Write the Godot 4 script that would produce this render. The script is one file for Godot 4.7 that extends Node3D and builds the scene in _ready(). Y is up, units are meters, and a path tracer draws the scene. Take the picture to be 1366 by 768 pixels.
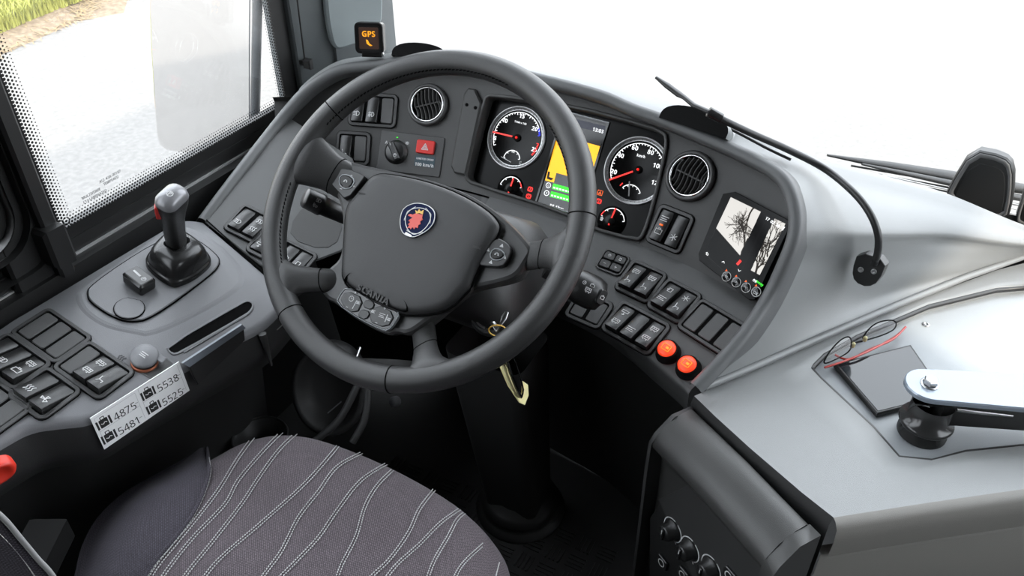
extends Node3D
# A coach driver's cockpit. x runs to the right of the vehicle, y up, -z forward. Metres.
# The camera was solved from the photograph (28 degrees left of the travel direction, 37 degrees down).
const FPX := 1105.0
const EXPO := 1.9
const CAMP := Vector3(0, 1.3, 0)
var cam_b := Basis(Vector3.UP, deg_to_rad(28)) * Basis(Vector3.RIGHT, deg_to_rad(-37))
var M := {}
var used := {}

# ------------------------------------------------------------------ mesh builder
class B:
	var st := SurfaceTool.new()
	var xf := Transform3D()
	var n := 0
	func _init(x := Transform3D()):
		st.begin(Mesh.PRIMITIVE_TRIANGLES)
		xf = x
	func tri(a: Vector3, b: Vector3, c: Vector3, g := -1):
		if a.is_equal_approx(b) or b.is_equal_approx(c) or a.is_equal_approx(c):
			return
		st.set_smooth_group(g if g >= 0 else 4294967295)
		st.add_vertex(xf * a)
		st.add_vertex(xf * c)
		st.add_vertex(xf * b)
		n += 1
	func quad(a, b, c, d, g := -1):
		tri(a, b, c, g)
		tri(a, c, d, g)
	# rows of points; hint is a direction that the outside faces
	func grid(rows: Array, hint := Vector3.ZERO, closed := false, g := 1):
		var s := Vector3.ZERO
		for pass_no in 2:
			var flip: bool = pass_no == 1 and s.dot(hint) < 0.0
			for i in rows.size() - 1:
				var m: int = rows[i].size()
				for j in (m if closed else m - 1):
					var k := (j + 1) % m
					var a: Vector3 = rows[i][j]
					var b: Vector3 = rows[i][k]
					var c: Vector3 = rows[i + 1][k]
					var d: Vector3 = rows[i + 1][j]
					if pass_no == 0:
						s += (c - a).cross(d - b)
					elif flip:
						quad(a, d, c, b, g)
					else:
						quad(a, b, c, d, g)
	func fan(ring: Array, c: Vector3, flip := false, g := 1):
		for j in ring.size():
			if flip:
				tri(c, ring[(j + 1) % ring.size()], ring[j], g)
			else:
				tri(c, ring[j], ring[(j + 1) % ring.size()], g)
	# counterclockwise outline swept through [inset, z] rings, closed with a fan (cap) at the end
	func puck(poly: PackedVector2Array, prof: Array, g := -1, bottom := false):
		var rings := []
		for p in prof:
			rings.append(ring2(poly, p[0], p[1]))
		for i in rings.size() - 1:
			for j in poly.size():
				var k := (j + 1) % poly.size()
				quad(rings[i][j], rings[i][k], rings[i + 1][k], rings[i + 1][j], (i + 1 if g >= 0 else -1))
		flat(rings[-1])
		if bottom:
			flat(rings[0], true)
	func ring2(poly: PackedVector2Array, inset: float, z: float) -> Array:
		var r := []
		var m := poly.size()
		for j in m:
			var a := poly[(j + m - 1) % m]
			var b := poly[j]
			var c := poly[(j + 1) % m]
			var e1 := (b - a).normalized()
			var e2 := (c - b).normalized()
			var n1 := Vector2(-e1.y, e1.x)
			var n2 := Vector2(-e2.y, e2.x)
			var nn := (n1 + n2).normalized()
			var q := b + nn * inset / maxf(0.5, nn.dot(n1))
			r.append(Vector3(q.x, q.y, z))
		return r
	func flat(ring: Array, flip := false):
		var p2 := PackedVector2Array()
		for p in ring:
			p2.append(Vector2(p.x, p.y))
		var ix := Geometry2D.triangulate_polygon(p2)
		for t in range(0, ix.size(), 3):
			var a: Vector3 = ring[ix[t]]
			var b: Vector3 = ring[ix[t + 1]]
			var c: Vector3 = ring[ix[t + 2]]
			if ((b - a).cross(c - a).z < 0.0) != flip:
				tri(a, c, b)
			else:
				tri(a, b, c)
	# domed cap: poly scaled toward centre, list of [scale, z]
	func dome(poly: PackedVector2Array, prof: Array, c := Vector2.INF):
		if c == Vector2.INF:
			c = Vector2.ZERO
			for p in poly:
				c += p / poly.size()
		var rings := []
		for p in prof:
			var r := []
			for q in poly:
				var w: Vector2 = c + (q - c) * p[0]
				r.append(Vector3(w.x, w.y, p[1]))
			rings.append(r)
		for i in rings.size() - 1:
			for j in poly.size():
				var k := (j + 1) % poly.size()
				quad(rings[i][j], rings[i][k], rings[i + 1][k], rings[i + 1][j], 1)
		fan(rings[-1], Vector3(c.x, c.y, prof[-1][1]))
	# ring between two outlines with the same number of points
	func frame(outer: PackedVector2Array, inner: PackedVector2Array, z0: float, z1: float, zi := INF):
		var o0 := []
		var o1 := []
		var o2 := []
		var i1 := []
		var i0 := []
		var ch := minf(0.0008, absf(z1 - z0) * 0.4)
		for j in outer.size():
			var d := (inner[j] - outer[j]).normalized() * ch
			o0.append(Vector3(outer[j].x, outer[j].y, z0))
			o1.append(Vector3(outer[j].x, outer[j].y, z1 - ch))
			o2.append(Vector3(outer[j].x + d.x, outer[j].y + d.y, z1))
			i1.append(Vector3(inner[j].x, inner[j].y, z1))
			i0.append(Vector3(inner[j].x, inner[j].y, z0 if zi == INF else zi))
		var rr := [o0, o1, o2, i1, i0]
		for i in 4:
			for j in outer.size():
				var k := (j + 1) % outer.size()
				quad(rr[i][j], rr[i][k], rr[i + 1][k], rr[i + 1][j], i + 1)
	func box(c: Vector3, s: Vector3, ch := 0.0, t := Transform3D()):
		var keep := xf
		xf = xf * t * Transform3D(Basis(), c)
		var h := s / 2
		var r := PackedVector2Array([Vector2(-h.x, -h.y), Vector2(h.x, -h.y), Vector2(h.x, h.y), Vector2(-h.x, h.y)])
		if ch > 0.0:
			puck(r, [[ch, -h.z], [0, -h.z + ch], [0, h.z - ch], [ch, h.z]], -1, true)
		else:
			puck(r, [[0, -h.z], [0, h.z]], -1, true)
		xf = keep
	func tube(pts: Array, rad, sides := 10, caps := true, squash := 1.0, upv := Vector3.UP):
		var rows := []
		for i in pts.size():
			var d: Vector3 = (pts[mini(i + 1, pts.size() - 1)] - pts[maxi(i - 1, 0)]).normalized()
			var u := upv
			if absf(d.dot(u)) > 0.97:
				u = Vector3.RIGHT if absf(d.x) < 0.9 else Vector3.BACK
			var a := d.cross(u).normalized()
			var b := a.cross(d).normalized()
			var r: float = rad[i] if rad is Array else rad
			var row := []
			for k in sides:
				var t := TAU * k / sides
				row.append(pts[i] + a * cos(t) * r + b * sin(t) * r * squash)
			rows.append(row)
		for i in rows.size() - 1:
			for j in sides:
				var k := (j + 1) % sides
				quad(rows[i][k], rows[i][j], rows[i + 1][j], rows[i + 1][k], 1)
		if caps:
			fan(rows[0], pts[0], false, 2)
			fan(rows[-1], pts[-1], true, 2)
	# profile of [radius, z], spun about local z, from the outside bottom to the top
	func lathe(prof: Array, sides := 32, c := Vector3.ZERO, smooth := true, sy := 1.0):
		for i in prof.size() - 1:
			for j in sides:
				var t0 := TAU * j / sides
				var t1 := TAU * (j + 1) / sides
				var a := c + Vector3(cos(t0) * prof[i][0], sin(t0) * prof[i][0] * sy, prof[i][1])
				var b := c + Vector3(cos(t1) * prof[i][0], sin(t1) * prof[i][0] * sy, prof[i][1])
				var e := c + Vector3(cos(t1) * prof[i + 1][0], sin(t1) * prof[i + 1][0] * sy, prof[i + 1][1])
				var d := c + Vector3(cos(t0) * prof[i + 1][0], sin(t0) * prof[i + 1][0] * sy, prof[i + 1][1])
				quad(a, b, e, d, 1 if smooth else i + 1)
	func torus(R: float, r: float, a0 := 0.0, a1 := TAU, n1 := 96, n2 := 14, c := Vector3.ZERO):
		for i in n1:
			for j in n2:
				var p := []
				for q in [[i, j], [i + 1, j], [i + 1, j + 1], [i, j + 1]]:
					var t: float = a0 + (a1 - a0) * q[0] / n1
					var s: float = TAU * q[1] / n2
					p.append(c + Vector3(cos(t) * (R + r * cos(s)), sin(t) * (R + r * cos(s)), r * sin(s)))
				quad(p[0], p[1], p[2], p[3], 1)
	func arc(R: float, w: float, a0: float, a1: float, z: float, th := 0.0004, c := Vector2.ZERO, seg := 24):
		for i in seg:
			var t0 := a0 + (a1 - a0) * i / seg
			var t1 := a0 + (a1 - a0) * (i + 1) / seg
			var u0 := Vector2(cos(t0), sin(t0))
			var u1 := Vector2(cos(t1), sin(t1))
			var a := c + u0 * (R - w / 2)
			var b := c + u0 * (R + w / 2)
			var d := c + u1 * (R + w / 2)
			var e := c + u1 * (R - w / 2)
			if a1 < a0:
				prism([a, e, d, b], z, th)
			else:
				prism([a, b, d, e], z, th)
	func prism(p: Array, z: float, th: float):
		var q := PackedVector2Array(p)
		puck(q, [[0, z], [0, z + th]])
	func bar(a: Vector2, b: Vector2, w: float, z: float, th := 0.0004):
		var d := (b - a).normalized()
		var m := Vector2(-d.y, d.x) * w / 2
		prism([a - m, b - m, b + m, a + m], z, th)
	func mesh() -> ArrayMesh:
		st.generate_normals()
		st.index()
		return st.commit()

# ------------------------------------------------------------------ scene-tree helpers
func numbered(called: String) -> String:
	var k: int = used.get(called, -1) + 1
	used[called] = k
	return called if k == 0 else "%s_%03d" % [called, k]

const GROUPS := {"air vent": "round air vents on the dashboard", "switch panel": "switch panels on dashboard and console", "warning lamp": "red warning lamps on the switch shelf", "wiper": "wipers outside the windscreen"}
func tag(o: Node, label: String, category: String, group := ""):
	o.set_meta("label", label)
	o.set_meta("category", category)
	if group == "" and GROUPS.has(category):
		group = GROUPS[category]
	if group:
		o.set_meta("group", group)

func thing(called: String, label: String, category: String, t := Transform3D(), group := "") -> Node3D:
	var o := Node3D.new()
	o.name = numbered(called)
	o.transform = t
	add_child(o)
	tag(o, label, category, group)
	return o

func world_of(o: Node3D) -> Transform3D:
	var t := Transform3D()
	var q: Node = o
	while q != self:
		t = q.transform * t
		q = q.get_parent()
	return t

# geometry given in the parent's axes
func part(parent: Node3D, called: String, b: B, mat: Material, label := "") -> MeshInstance3D:
	var o := MeshInstance3D.new()
	o.mesh = b.mesh()
	o.material_override = null
	for i in o.mesh.get_surface_count():
		o.mesh.surface_set_material(i, mat)
	var k := 0
	o.name = called
	while parent.has_node(NodePath(o.name)):
		k += 1
		o.name = "%s_%03d" % [called, k]
	parent.add_child(o)
	if label:
		o.set_meta("label", label)
	return o

# geometry given in world axes
func wpart(parent: Node3D, called: String, b: B, mat: Material, label := "") -> MeshInstance3D:
	var o := part(parent, called, b, mat, label)
	o.transform = world_of(parent).affine_inverse()
	return o

func struct(called: String, b: B, mat: Material) -> MeshInstance3D:
	var o := part(self, called, b, mat)
	o.set_meta("kind", "structure")
	return o

func stuff(o: Node) -> Node:
	o.set_meta("kind", "stuff")
	return o

var fonts := {}
func text(parent: Node3D, s: String, h: float, x: float, y: float, z: float, mat: Material, bold := false, turn := 0.0, called := "lettering", align := 0) -> MeshInstance3D:
	if not fonts.has(bold):
		var f := SystemFont.new()
		f.font_names = PackedStringArray(["Droid Sans"])
		f.font_weight = 700 if bold else 400
		fonts[bold] = f
	var t := TextMesh.new()
	t.font = fonts[bold]
	t.text = s
	t.font_size = 32
	t.pixel_size = h / 23.0
	t.depth = 0.0005
	t.curve_step = 1.5
	t.horizontal_alignment = [HORIZONTAL_ALIGNMENT_CENTER, HORIZONTAL_ALIGNMENT_LEFT, HORIZONTAL_ALIGNMENT_RIGHT][align]
	t.material = mat
	var o := MeshInstance3D.new()
	o.mesh = t
	o.transform = Transform3D(Basis(Vector3.BACK, turn), Vector3(x, y, z))
	var k := 0
	o.name = called
	while parent.has_node(NodePath(o.name)):
		k += 1
		o.name = "%s_%03d" % [called, k]
	parent.add_child(o)
	return o

# ------------------------------------------------------------------ measuring the photograph
func ray(x: float, y: float) -> Vector3:
	return cam_b * Vector3((x - 683.0) / FPX, -(y - 384.0) / FPX, -1)
func at(x: float, y: float, d: float) -> Vector3:
	return CAMP + ray(x, y) * d
func onp(x: float, y: float, p: Vector3, n: Vector3) -> Vector3:
	var r := ray(x, y)
	return CAMP + r * ((p - CAMP).dot(n) / r.dot(n))
func ony(x: float, y: float, h: float) -> Vector3:
	return onp(x, y, Vector3(0, h, 0), Vector3.UP)
func onx(x: float, y: float, h: float) -> Vector3:
	return onp(x, y, Vector3(h, 0, 0), Vector3.RIGHT)
func proj(p: Vector3) -> Vector2:
	var q := cam_b.inverse() * (p - CAMP)
	return Vector2(683.0 - FPX * q.x / q.z, 384.0 + FPX * q.y / q.z)
func pf(f: Transform3D, x: float, y: float, off := 0.0) -> Vector3:
	return onp(x, y, f.origin + f.basis.z * off, f.basis.z)
func loc(f: Transform3D, x: float, y: float, off := 0.0) -> Vector2:
	var q := f.affine_inverse() * pf(f, x, y, off)
	return Vector2(q.x, q.y)
func fr(f: Transform3D, x: float, y: float, off := 0.0) -> Transform3D:
	return Transform3D(f.basis, pf(f, x, y, off))
# outline read off the photograph at a zoom (origin ox, oy and factor k), as points of the plane f
func outline(f: Transform3D, a: Array, ox := 0.0, oy := 0.0, k := 1.0, off := 0.0) -> PackedVector2Array:
	var r := PackedVector2Array()
	for i in range(0, a.size(), 2):
		r.append(loc(f, ox + a[i] / k, oy + a[i + 1] / k, off))
	if Geometry2D.is_polygon_clockwise(r):
		r.reverse()
	return r
func smooth2(p: PackedVector2Array, times := 2) -> PackedVector2Array:
	for t in times:
		var r := PackedVector2Array()
		for i in p.size():
			var a := p[i]
			var b := p[(i + 1) % p.size()]
			r.append(a.lerp(b, 0.25))
			r.append(a.lerp(b, 0.75))
		p = r
	return p
func rrect(w: float, h: float, r: float, n := 4) -> PackedVector2Array:
	var p := PackedVector2Array()
	r = minf(r, minf(w, h) / 2.001)
	for c in 4:
		var o := Vector2([1, -1, -1, 1][c] * (w / 2 - r), [1, 1, -1, -1][c] * (h / 2 - r))
		for i in n + 1:
			var t: float = PI / 2 * (c + float(i) / n)
			p.append(o + Vector2(cos(t), sin(t)) * r)
	return p
func shift(p: PackedVector2Array, d: Vector2) -> PackedVector2Array:
	var r := PackedVector2Array()
	for q in p:
		r.append(q + d)
	return r
func spline(p: Array, per := 6) -> Array:
	var r := []
	for i in p.size() - 1:
		var a = p[maxi(i - 1, 0)]
		var b = p[i]
		var c = p[i + 1]
		var d = p[mini(i + 2, p.size() - 1)]
		for k in per:
			var t := float(k) / per
			r.append(0.5 * ((2.0 * b) + (c - a) * t + (2.0 * a - 5.0 * b + 4.0 * c - d) * t * t + (3.0 * b - a - 3.0 * c + d) * t * t * t))
	r.append(p[-1])
	return r
func interp(x: float, xs: Array, ys: Array) -> float:
	if x <= xs[0]:
		return ys[0]
	for i in xs.size() - 1:
		if x <= xs[i + 1]:
			return lerpf(ys[i], ys[i + 1], (x - xs[i]) / (xs[i + 1] - xs[i]))
	return ys[-1]

# ------------------------------------------------------------------ the curved dashboard face
# s runs along the face in plan, t up along it; the face leans 35 degrees and wraps round the driver at both ends
const LEAN := 0.6109
const CREASE := -0.108
var plan := []
func phi(s: float) -> float:
	return deg_to_rad(interp(s, [-0.6, -0.42, -0.2, -0.05, 0.1, 0.22, 0.32, 0.42, 0.6], [-48, -28, -14, 0, 3, 5, 13, 20, 27]))
func make_plan():
	var t0 := at(690, 184, 1.4)
	plan.resize(121)
	plan[60] = t0
	for i in range(60, 120):
		var a := phi((i - 60) * 0.01 + 0.005)
		plan[i + 1] = plan[i] + Vector3(cos(a), 0, sin(a)) * 0.01
	for i in range(60, 0, -1):
		var a := phi((i - 60) * 0.01 - 0.005)
		plan[i - 1] = plan[i] - Vector3(cos(a), 0, sin(a)) * 0.01
func face(s: float, t: float, off := 0.0) -> Transform3D:
	var k := clampf((s + 0.6) / 0.01, 0, 119.999)
	var p: Vector3 = plan[int(k)].lerp(plan[int(k) + 1], k - int(k))
	return lean(p, phi(s), LEAN, t, off)
func lean(p: Vector3, a: float, e: float, t: float, off: float) -> Transform3D:
	var nb := Vector3(-sin(a), 0, cos(a))
	var up := Vector3(0, cos(e), 0) - nb * sin(e)
	var n := nb * cos(e) + Vector3(0, sin(e), 0)
	return Transform3D(Basis(Vector3(cos(a), 0, sin(a)), up, n), p + up * t + n * off)
func shelf(s: float, w: float, off := 0.0) -> Transform3D:
	return lean(face(s, CREASE).origin, phi(s), deg_to_rad(65), -w, off)
func find(fn: Callable, x: float, y: float, off := 0.0) -> Vector2:
	var q := Vector2(0.1, 0.0)
	var goal := Vector2(x, y)
	for it in 25:
		var f0 := proj(fn.call(q.x, q.y, off).origin)
		var a := (proj(fn.call(q.x + 0.001, q.y, off).origin) - f0) / 0.001
		var b := (proj(fn.call(q.x, q.y + 0.001, off).origin) - f0) / 0.001
		var d := goal - f0
		var det := a.x * b.y - a.y * b.x
		q += Vector2(clampf((d.x * b.y - d.y * b.x) / det, -0.1, 0.1), clampf((a.x * d.y - a.y * d.x) / det, -0.1, 0.1))
		q.x = clampf(q.x, -0.598, 0.596)
	return q
func face_at(x: float, y: float, off := 0.0) -> Transform3D:
	var q := find(face, x, y, off)
	return face(q.x, q.y, off)
func shelf_at(x: float, y: float, off := 0.0) -> Transform3D:
	var q := find(shelf, x, y, off)
	return shelf(q.x, q.y, off)

# ------------------------------------------------------------------ materials
func mat(c: Color, rough := 0.5, metal := 0.0) -> StandardMaterial3D:
	var m := StandardMaterial3D.new()
	m.albedo_color = c
	m.roughness = rough
	m.metallic = metal
	return m
func lin(v: float, tint := Color(1, 1, 1)) -> Color:
	return Color(v * tint.r, v * tint.g, v * tint.b).linear_to_srgb()
func noise_tex(freq: float, seed_no: int, size := 256, octaves := 3) -> NoiseTexture2D:
	var n := FastNoiseLite.new()
	n.seed = seed_no
	n.frequency = freq
	n.fractal_octaves = octaves
	var t := NoiseTexture2D.new()
	t.width = size
	t.height = size
	t.seamless = true
	t.noise = n
	return t
func grained(c: Color, rough: float, scale := 45.0, depth := 0.02) -> StandardMaterial3D:
	var m := mat(c, rough)
	m.heightmap_enabled = true
	m.heightmap_texture = M.grain_tex
	m.heightmap_scale = depth
	m.uv1_triplanar = true
	m.uv1_scale = Vector3.ONE * scale
	return m
func glowing(c: Color, e: float) -> StandardMaterial3D:
	var m := mat(c, 0.4)
	m.emission_enabled = true
	m.emission = c
	m.emission_energy_multiplier = e / EXPO
	return m

func make_materials():
	M.grain_tex = noise_tex(0.09, 3)
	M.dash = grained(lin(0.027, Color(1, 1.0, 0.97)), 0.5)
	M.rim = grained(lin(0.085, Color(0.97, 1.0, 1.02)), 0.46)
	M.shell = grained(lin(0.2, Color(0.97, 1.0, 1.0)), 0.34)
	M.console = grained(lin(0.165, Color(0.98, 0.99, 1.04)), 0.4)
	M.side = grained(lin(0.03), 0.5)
	M.black = grained(lin(0.012), 0.5)
	M.matt = mat(lin(0.006), 0.8)
	M.pit = mat(lin(0.004), 0.9)
	M.matt.metallic_specular = 0.2
	M.pit.metallic_specular = 0.15
	M.gloss = mat(lin(0.008), 0.12)
	M.bezel = grained(lin(0.035), 0.4)
	M.key = grained(lin(0.015), 0.28)
	M.blank = grained(lin(0.055), 0.42)
	M.leather = grained(lin(0.027), 0.33, 60.0, 0.03)
	M.hub = grained(lin(0.021, Color(1, 1, 1.02)), 0.45, 60.0, 0.03)
	M.satin = mat(lin(0.25, Color(0.95, 1.0, 1.04)), 0.35, 0.5)
	M.chrome = mat(lin(0.75), 0.15, 1.0)
	M.steel = mat(lin(0.5), 0.3, 1.0)
	M.white = mat(lin(0.75), 0.5)
	M.mark = mat(lin(0.55), 0.6)
	M.mark_dim = mat(lin(0.2), 0.6)
	M.glowwhite = glowing(Color(0.95, 0.95, 0.95), 0.75)
	M.red = mat(lin(1, Color(0.55, 0.02, 0.015)), 0.4)
	M.redglow = glowing(Color(0.95, 0.12, 0.08), 0.75)
	M.redlamp = glowing(Color(0.95, 0.27, 0.14), 0.75)
	M.orange = glowing(Color(1.0, 0.7, 0.03), 0.95)
	M.amber = glowing(Color(1.0, 0.4, 0.05), 0.6)
	M.green = glowing(Color(0.2, 0.9, 0.15), 0.8)
	M.blue = glowing(Color(0.1, 0.15, 0.9), 0.6)
	M.navy = mat(lin(1, Color(0.006, 0.011, 0.045)), 0.5)
	M.gold = mat(lin(1, Color(0.7, 0.42, 0.08)), 0.4)
	M.paper = mat(lin(0.85), 0.6)
	M.ink = mat(lin(0.01), 0.7)
	var weave := Image.create(64, 64, false, Image.FORMAT_RGB8)
	var bump := Image.create(64, 64, false, Image.FORMAT_RGB8)
	var rng := RandomNumberGenerator.new()
	rng.seed = 5
	for y in 64:
		for x in 64:
			var over: bool = ((x / 4) + (y / 4)) % 2 == 0
			var d: float = sin((x % 4 + 0.5) / 4.0 * PI) * sin((y % 4 + 0.5) / 4.0 * PI)
			var v: float = (0.9 if over else 0.55) * (0.55 + 0.45 * d) * rng.randf_range(0.8, 1.15)
			if rng.randf() < 0.05:
				v *= 1.5
			weave.set_pixel(x, y, Color(v, v * 0.96, v))
			bump.set_pixel(x, y, Color(d, d, d) * (1.0 if over else 0.6))
	M.weave_tex = ImageTexture.create_from_image(weave)
	M.weave_bump = ImageTexture.create_from_image(bump)
	M.fabric = mat(Color(0.59, 0.56, 0.57), 0.9)
	M.fabric2 = mat(Color(0.42, 0.41, 0.45), 0.9)
	for m in [M.fabric, M.fabric2]:
		m.albedo_texture = M.weave_tex
		m.heightmap_enabled = true
		m.heightmap_texture = M.weave_bump
		m.heightmap_scale = 0.05
		m.uv1_triplanar = true
		m.uv1_scale = Vector3.ONE * 38.0
		m.rim_enabled = true
		m.rim = 0.3
	M.thread = mat(lin(0.48), 0.8)
	M.glass = mat(Color(1, 1, 1, 0.03), 0.02)
	M.glass.transparency = BaseMaterial3D.TRANSPARENCY_ALPHA
	M.frit = mat(lin(0.006), 0.5)
	M.rubber = mat(lin(0.014), 0.42)
	M.pillar = grained(lin(0.10, Color(0.9, 1.0, 1.03)), 0.5)
	M.trim_light = grained(lin(0.26, Color(0.88, 1.0, 1.02)), 0.5)
	var ramp := Gradient.new()
	ramp.set_color(0, lin(0.118, Color(1.04, 1, 0.95)))
	ramp.set_color(1, lin(0.165, Color(1.04, 1, 0.95)))
	var at1 := noise_tex(0.05, 11, 512, 5)
	at1.color_ramp = ramp
	M.asphalt = mat(Color(1, 1, 1), 0.9)
	M.asphalt.albedo_texture = at1
	M.asphalt.uv1_triplanar = true
	M.asphalt.uv1_scale = Vector3.ONE * 0.8
	M.asphalt.heightmap_enabled = true
	M.asphalt.heightmap_texture = at1
	M.asphalt.heightmap_scale = 0.5
	var ramp2 := Gradient.new()
	ramp2.set_color(0, lin(1, Color(0.10, 0.07, 0.045)))
	ramp2.set_color(1, lin(1, Color(0.24, 0.19, 0.13)))
	var at2 := noise_tex(0.06, 12, 256, 4)
	at2.color_ramp = ramp2
	M.soil = mat(Color(1, 1, 1), 0.95)
	M.soil.albedo_texture = at2
	M.soil.uv1_triplanar = true
	M.grass = mat(lin(1, Color(0.30, 0.31, 0.07)), 0.8)
	M.straw = mat(lin(1, Color(0.26, 0.19, 0.10)), 0.9)
	M.cabin = mat(lin(0.2), 0.8)
	M.mirror = mat(lin(0.93, Color(1.0, 0.985, 0.97)), 0.05, 1.0)
	M.rubber_floor = grained(lin(0.008), 0.5)
	M.sillgrey = mat(lin(0.4), 0.35, 0.3)
	M.print = mat(lin(0.12), 0.7)
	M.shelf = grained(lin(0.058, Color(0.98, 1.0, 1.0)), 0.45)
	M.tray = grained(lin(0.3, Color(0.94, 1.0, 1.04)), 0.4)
	M.lip = grained(lin(0.2, Color(1.05, 1.0, 0.92)), 0.5)
	M.pod = grained(lin(0.038, Color(1.0, 1.0, 0.97)), 0.42)
	M.post = mat(lin(0.012), 0.6)
	M.thread_grey = mat(lin(0.25), 0.8)
	M.redplastic = mat(lin(1, Color(0.6, 0.03, 0.015)), 0.4)
	M.clusterblack = mat(lin(0.003), 0.25)
	M.clusterblack.metallic_specular = 0.25
	M.screen = mat(lin(0.006), 0.15)
	M.screenbar = glowing(Color(0.16, 0.17, 0.22), 0.5)
	M.ring = mat(lin(0.32), 0.3, 0.7)
	M.hub2 = grained(lin(0.036), 0.36)
	M.hubdark = grained(lin(0.03), 0.5)
	M.gloss2 = mat(lin(0.018), 0.22)
	M.redbadge = mat(lin(1, Color(0.62, 0.07, 0.05)), 0.35)
	M.tag = mat(lin(1, Color(0.95, 0.85, 0.42)), 0.5)
	M.redbutton = mat(lin(1, Color(0.55, 0.02, 0.015)), 0.35)
	M.amberdim = glowing(Color(1.0, 0.55, 0.15), 0.9)
	M.amberglow = glowing(Color(0.95, 0.62, 0.12), 0.75)
	M.screenbrown = glowing(Color(0.2, 0.13, 0.1), 0.5)
	M.labelblue = mat(lin(1, Color(0.02, 0.045, 0.06)), 0.5)
	M.sensortop = grained(lin(0.25, Color(0.95, 1.0, 1.0)), 0.4)
	M.knobcap = mat(lin(0.22, Color(1, 1, 1.05)), 0.3, 0.3)
	M.sillgrey2 = mat(lin(0.1), 0.35)
	M.copper = mat(lin(1, Color(0.3, 0.1, 0.05)), 0.4, 0.5)
	M.cliptop = mat(lin(0.2, Color(0.9, 1.0, 1.15)), 0.4)
	M.greyprint = mat(lin(0.45), 0.6)
	M.lens = mat(Color(1, 1, 1, 0.06), 0.03)
	M.lens.transparency = BaseMaterial3D.TRANSPARENCY_ALPHA
	M.pad = mat(lin(1, Color(0.6, 0.55, 0.3)), 0.3)
	M.redframe = mat(lin(1, Color(0.4, 0.03, 0.02)), 0.3)
	M.tabletglass = mat(lin(0.02, Color(0.8, 0.95, 1.1)), 0.06)
	M.armpaint = mat(lin(0.28, Color(0.85, 0.98, 1.15)), 0.18, 0.3)
	M.armdark = mat(lin(0.03), 0.18, 0.2)
	M.mouldgrey = grained(lin(0.14), 0.45)
	M.slate = mat(lin(0.03, Color(0.8, 1, 1.2)), 0.4)
	M.navy.metallic_specular = 0.2
	M.satin2 = mat(lin(0.4), 0.35, 0.8)
	M.paint = mat(lin(0.6), 0.35)

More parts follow.
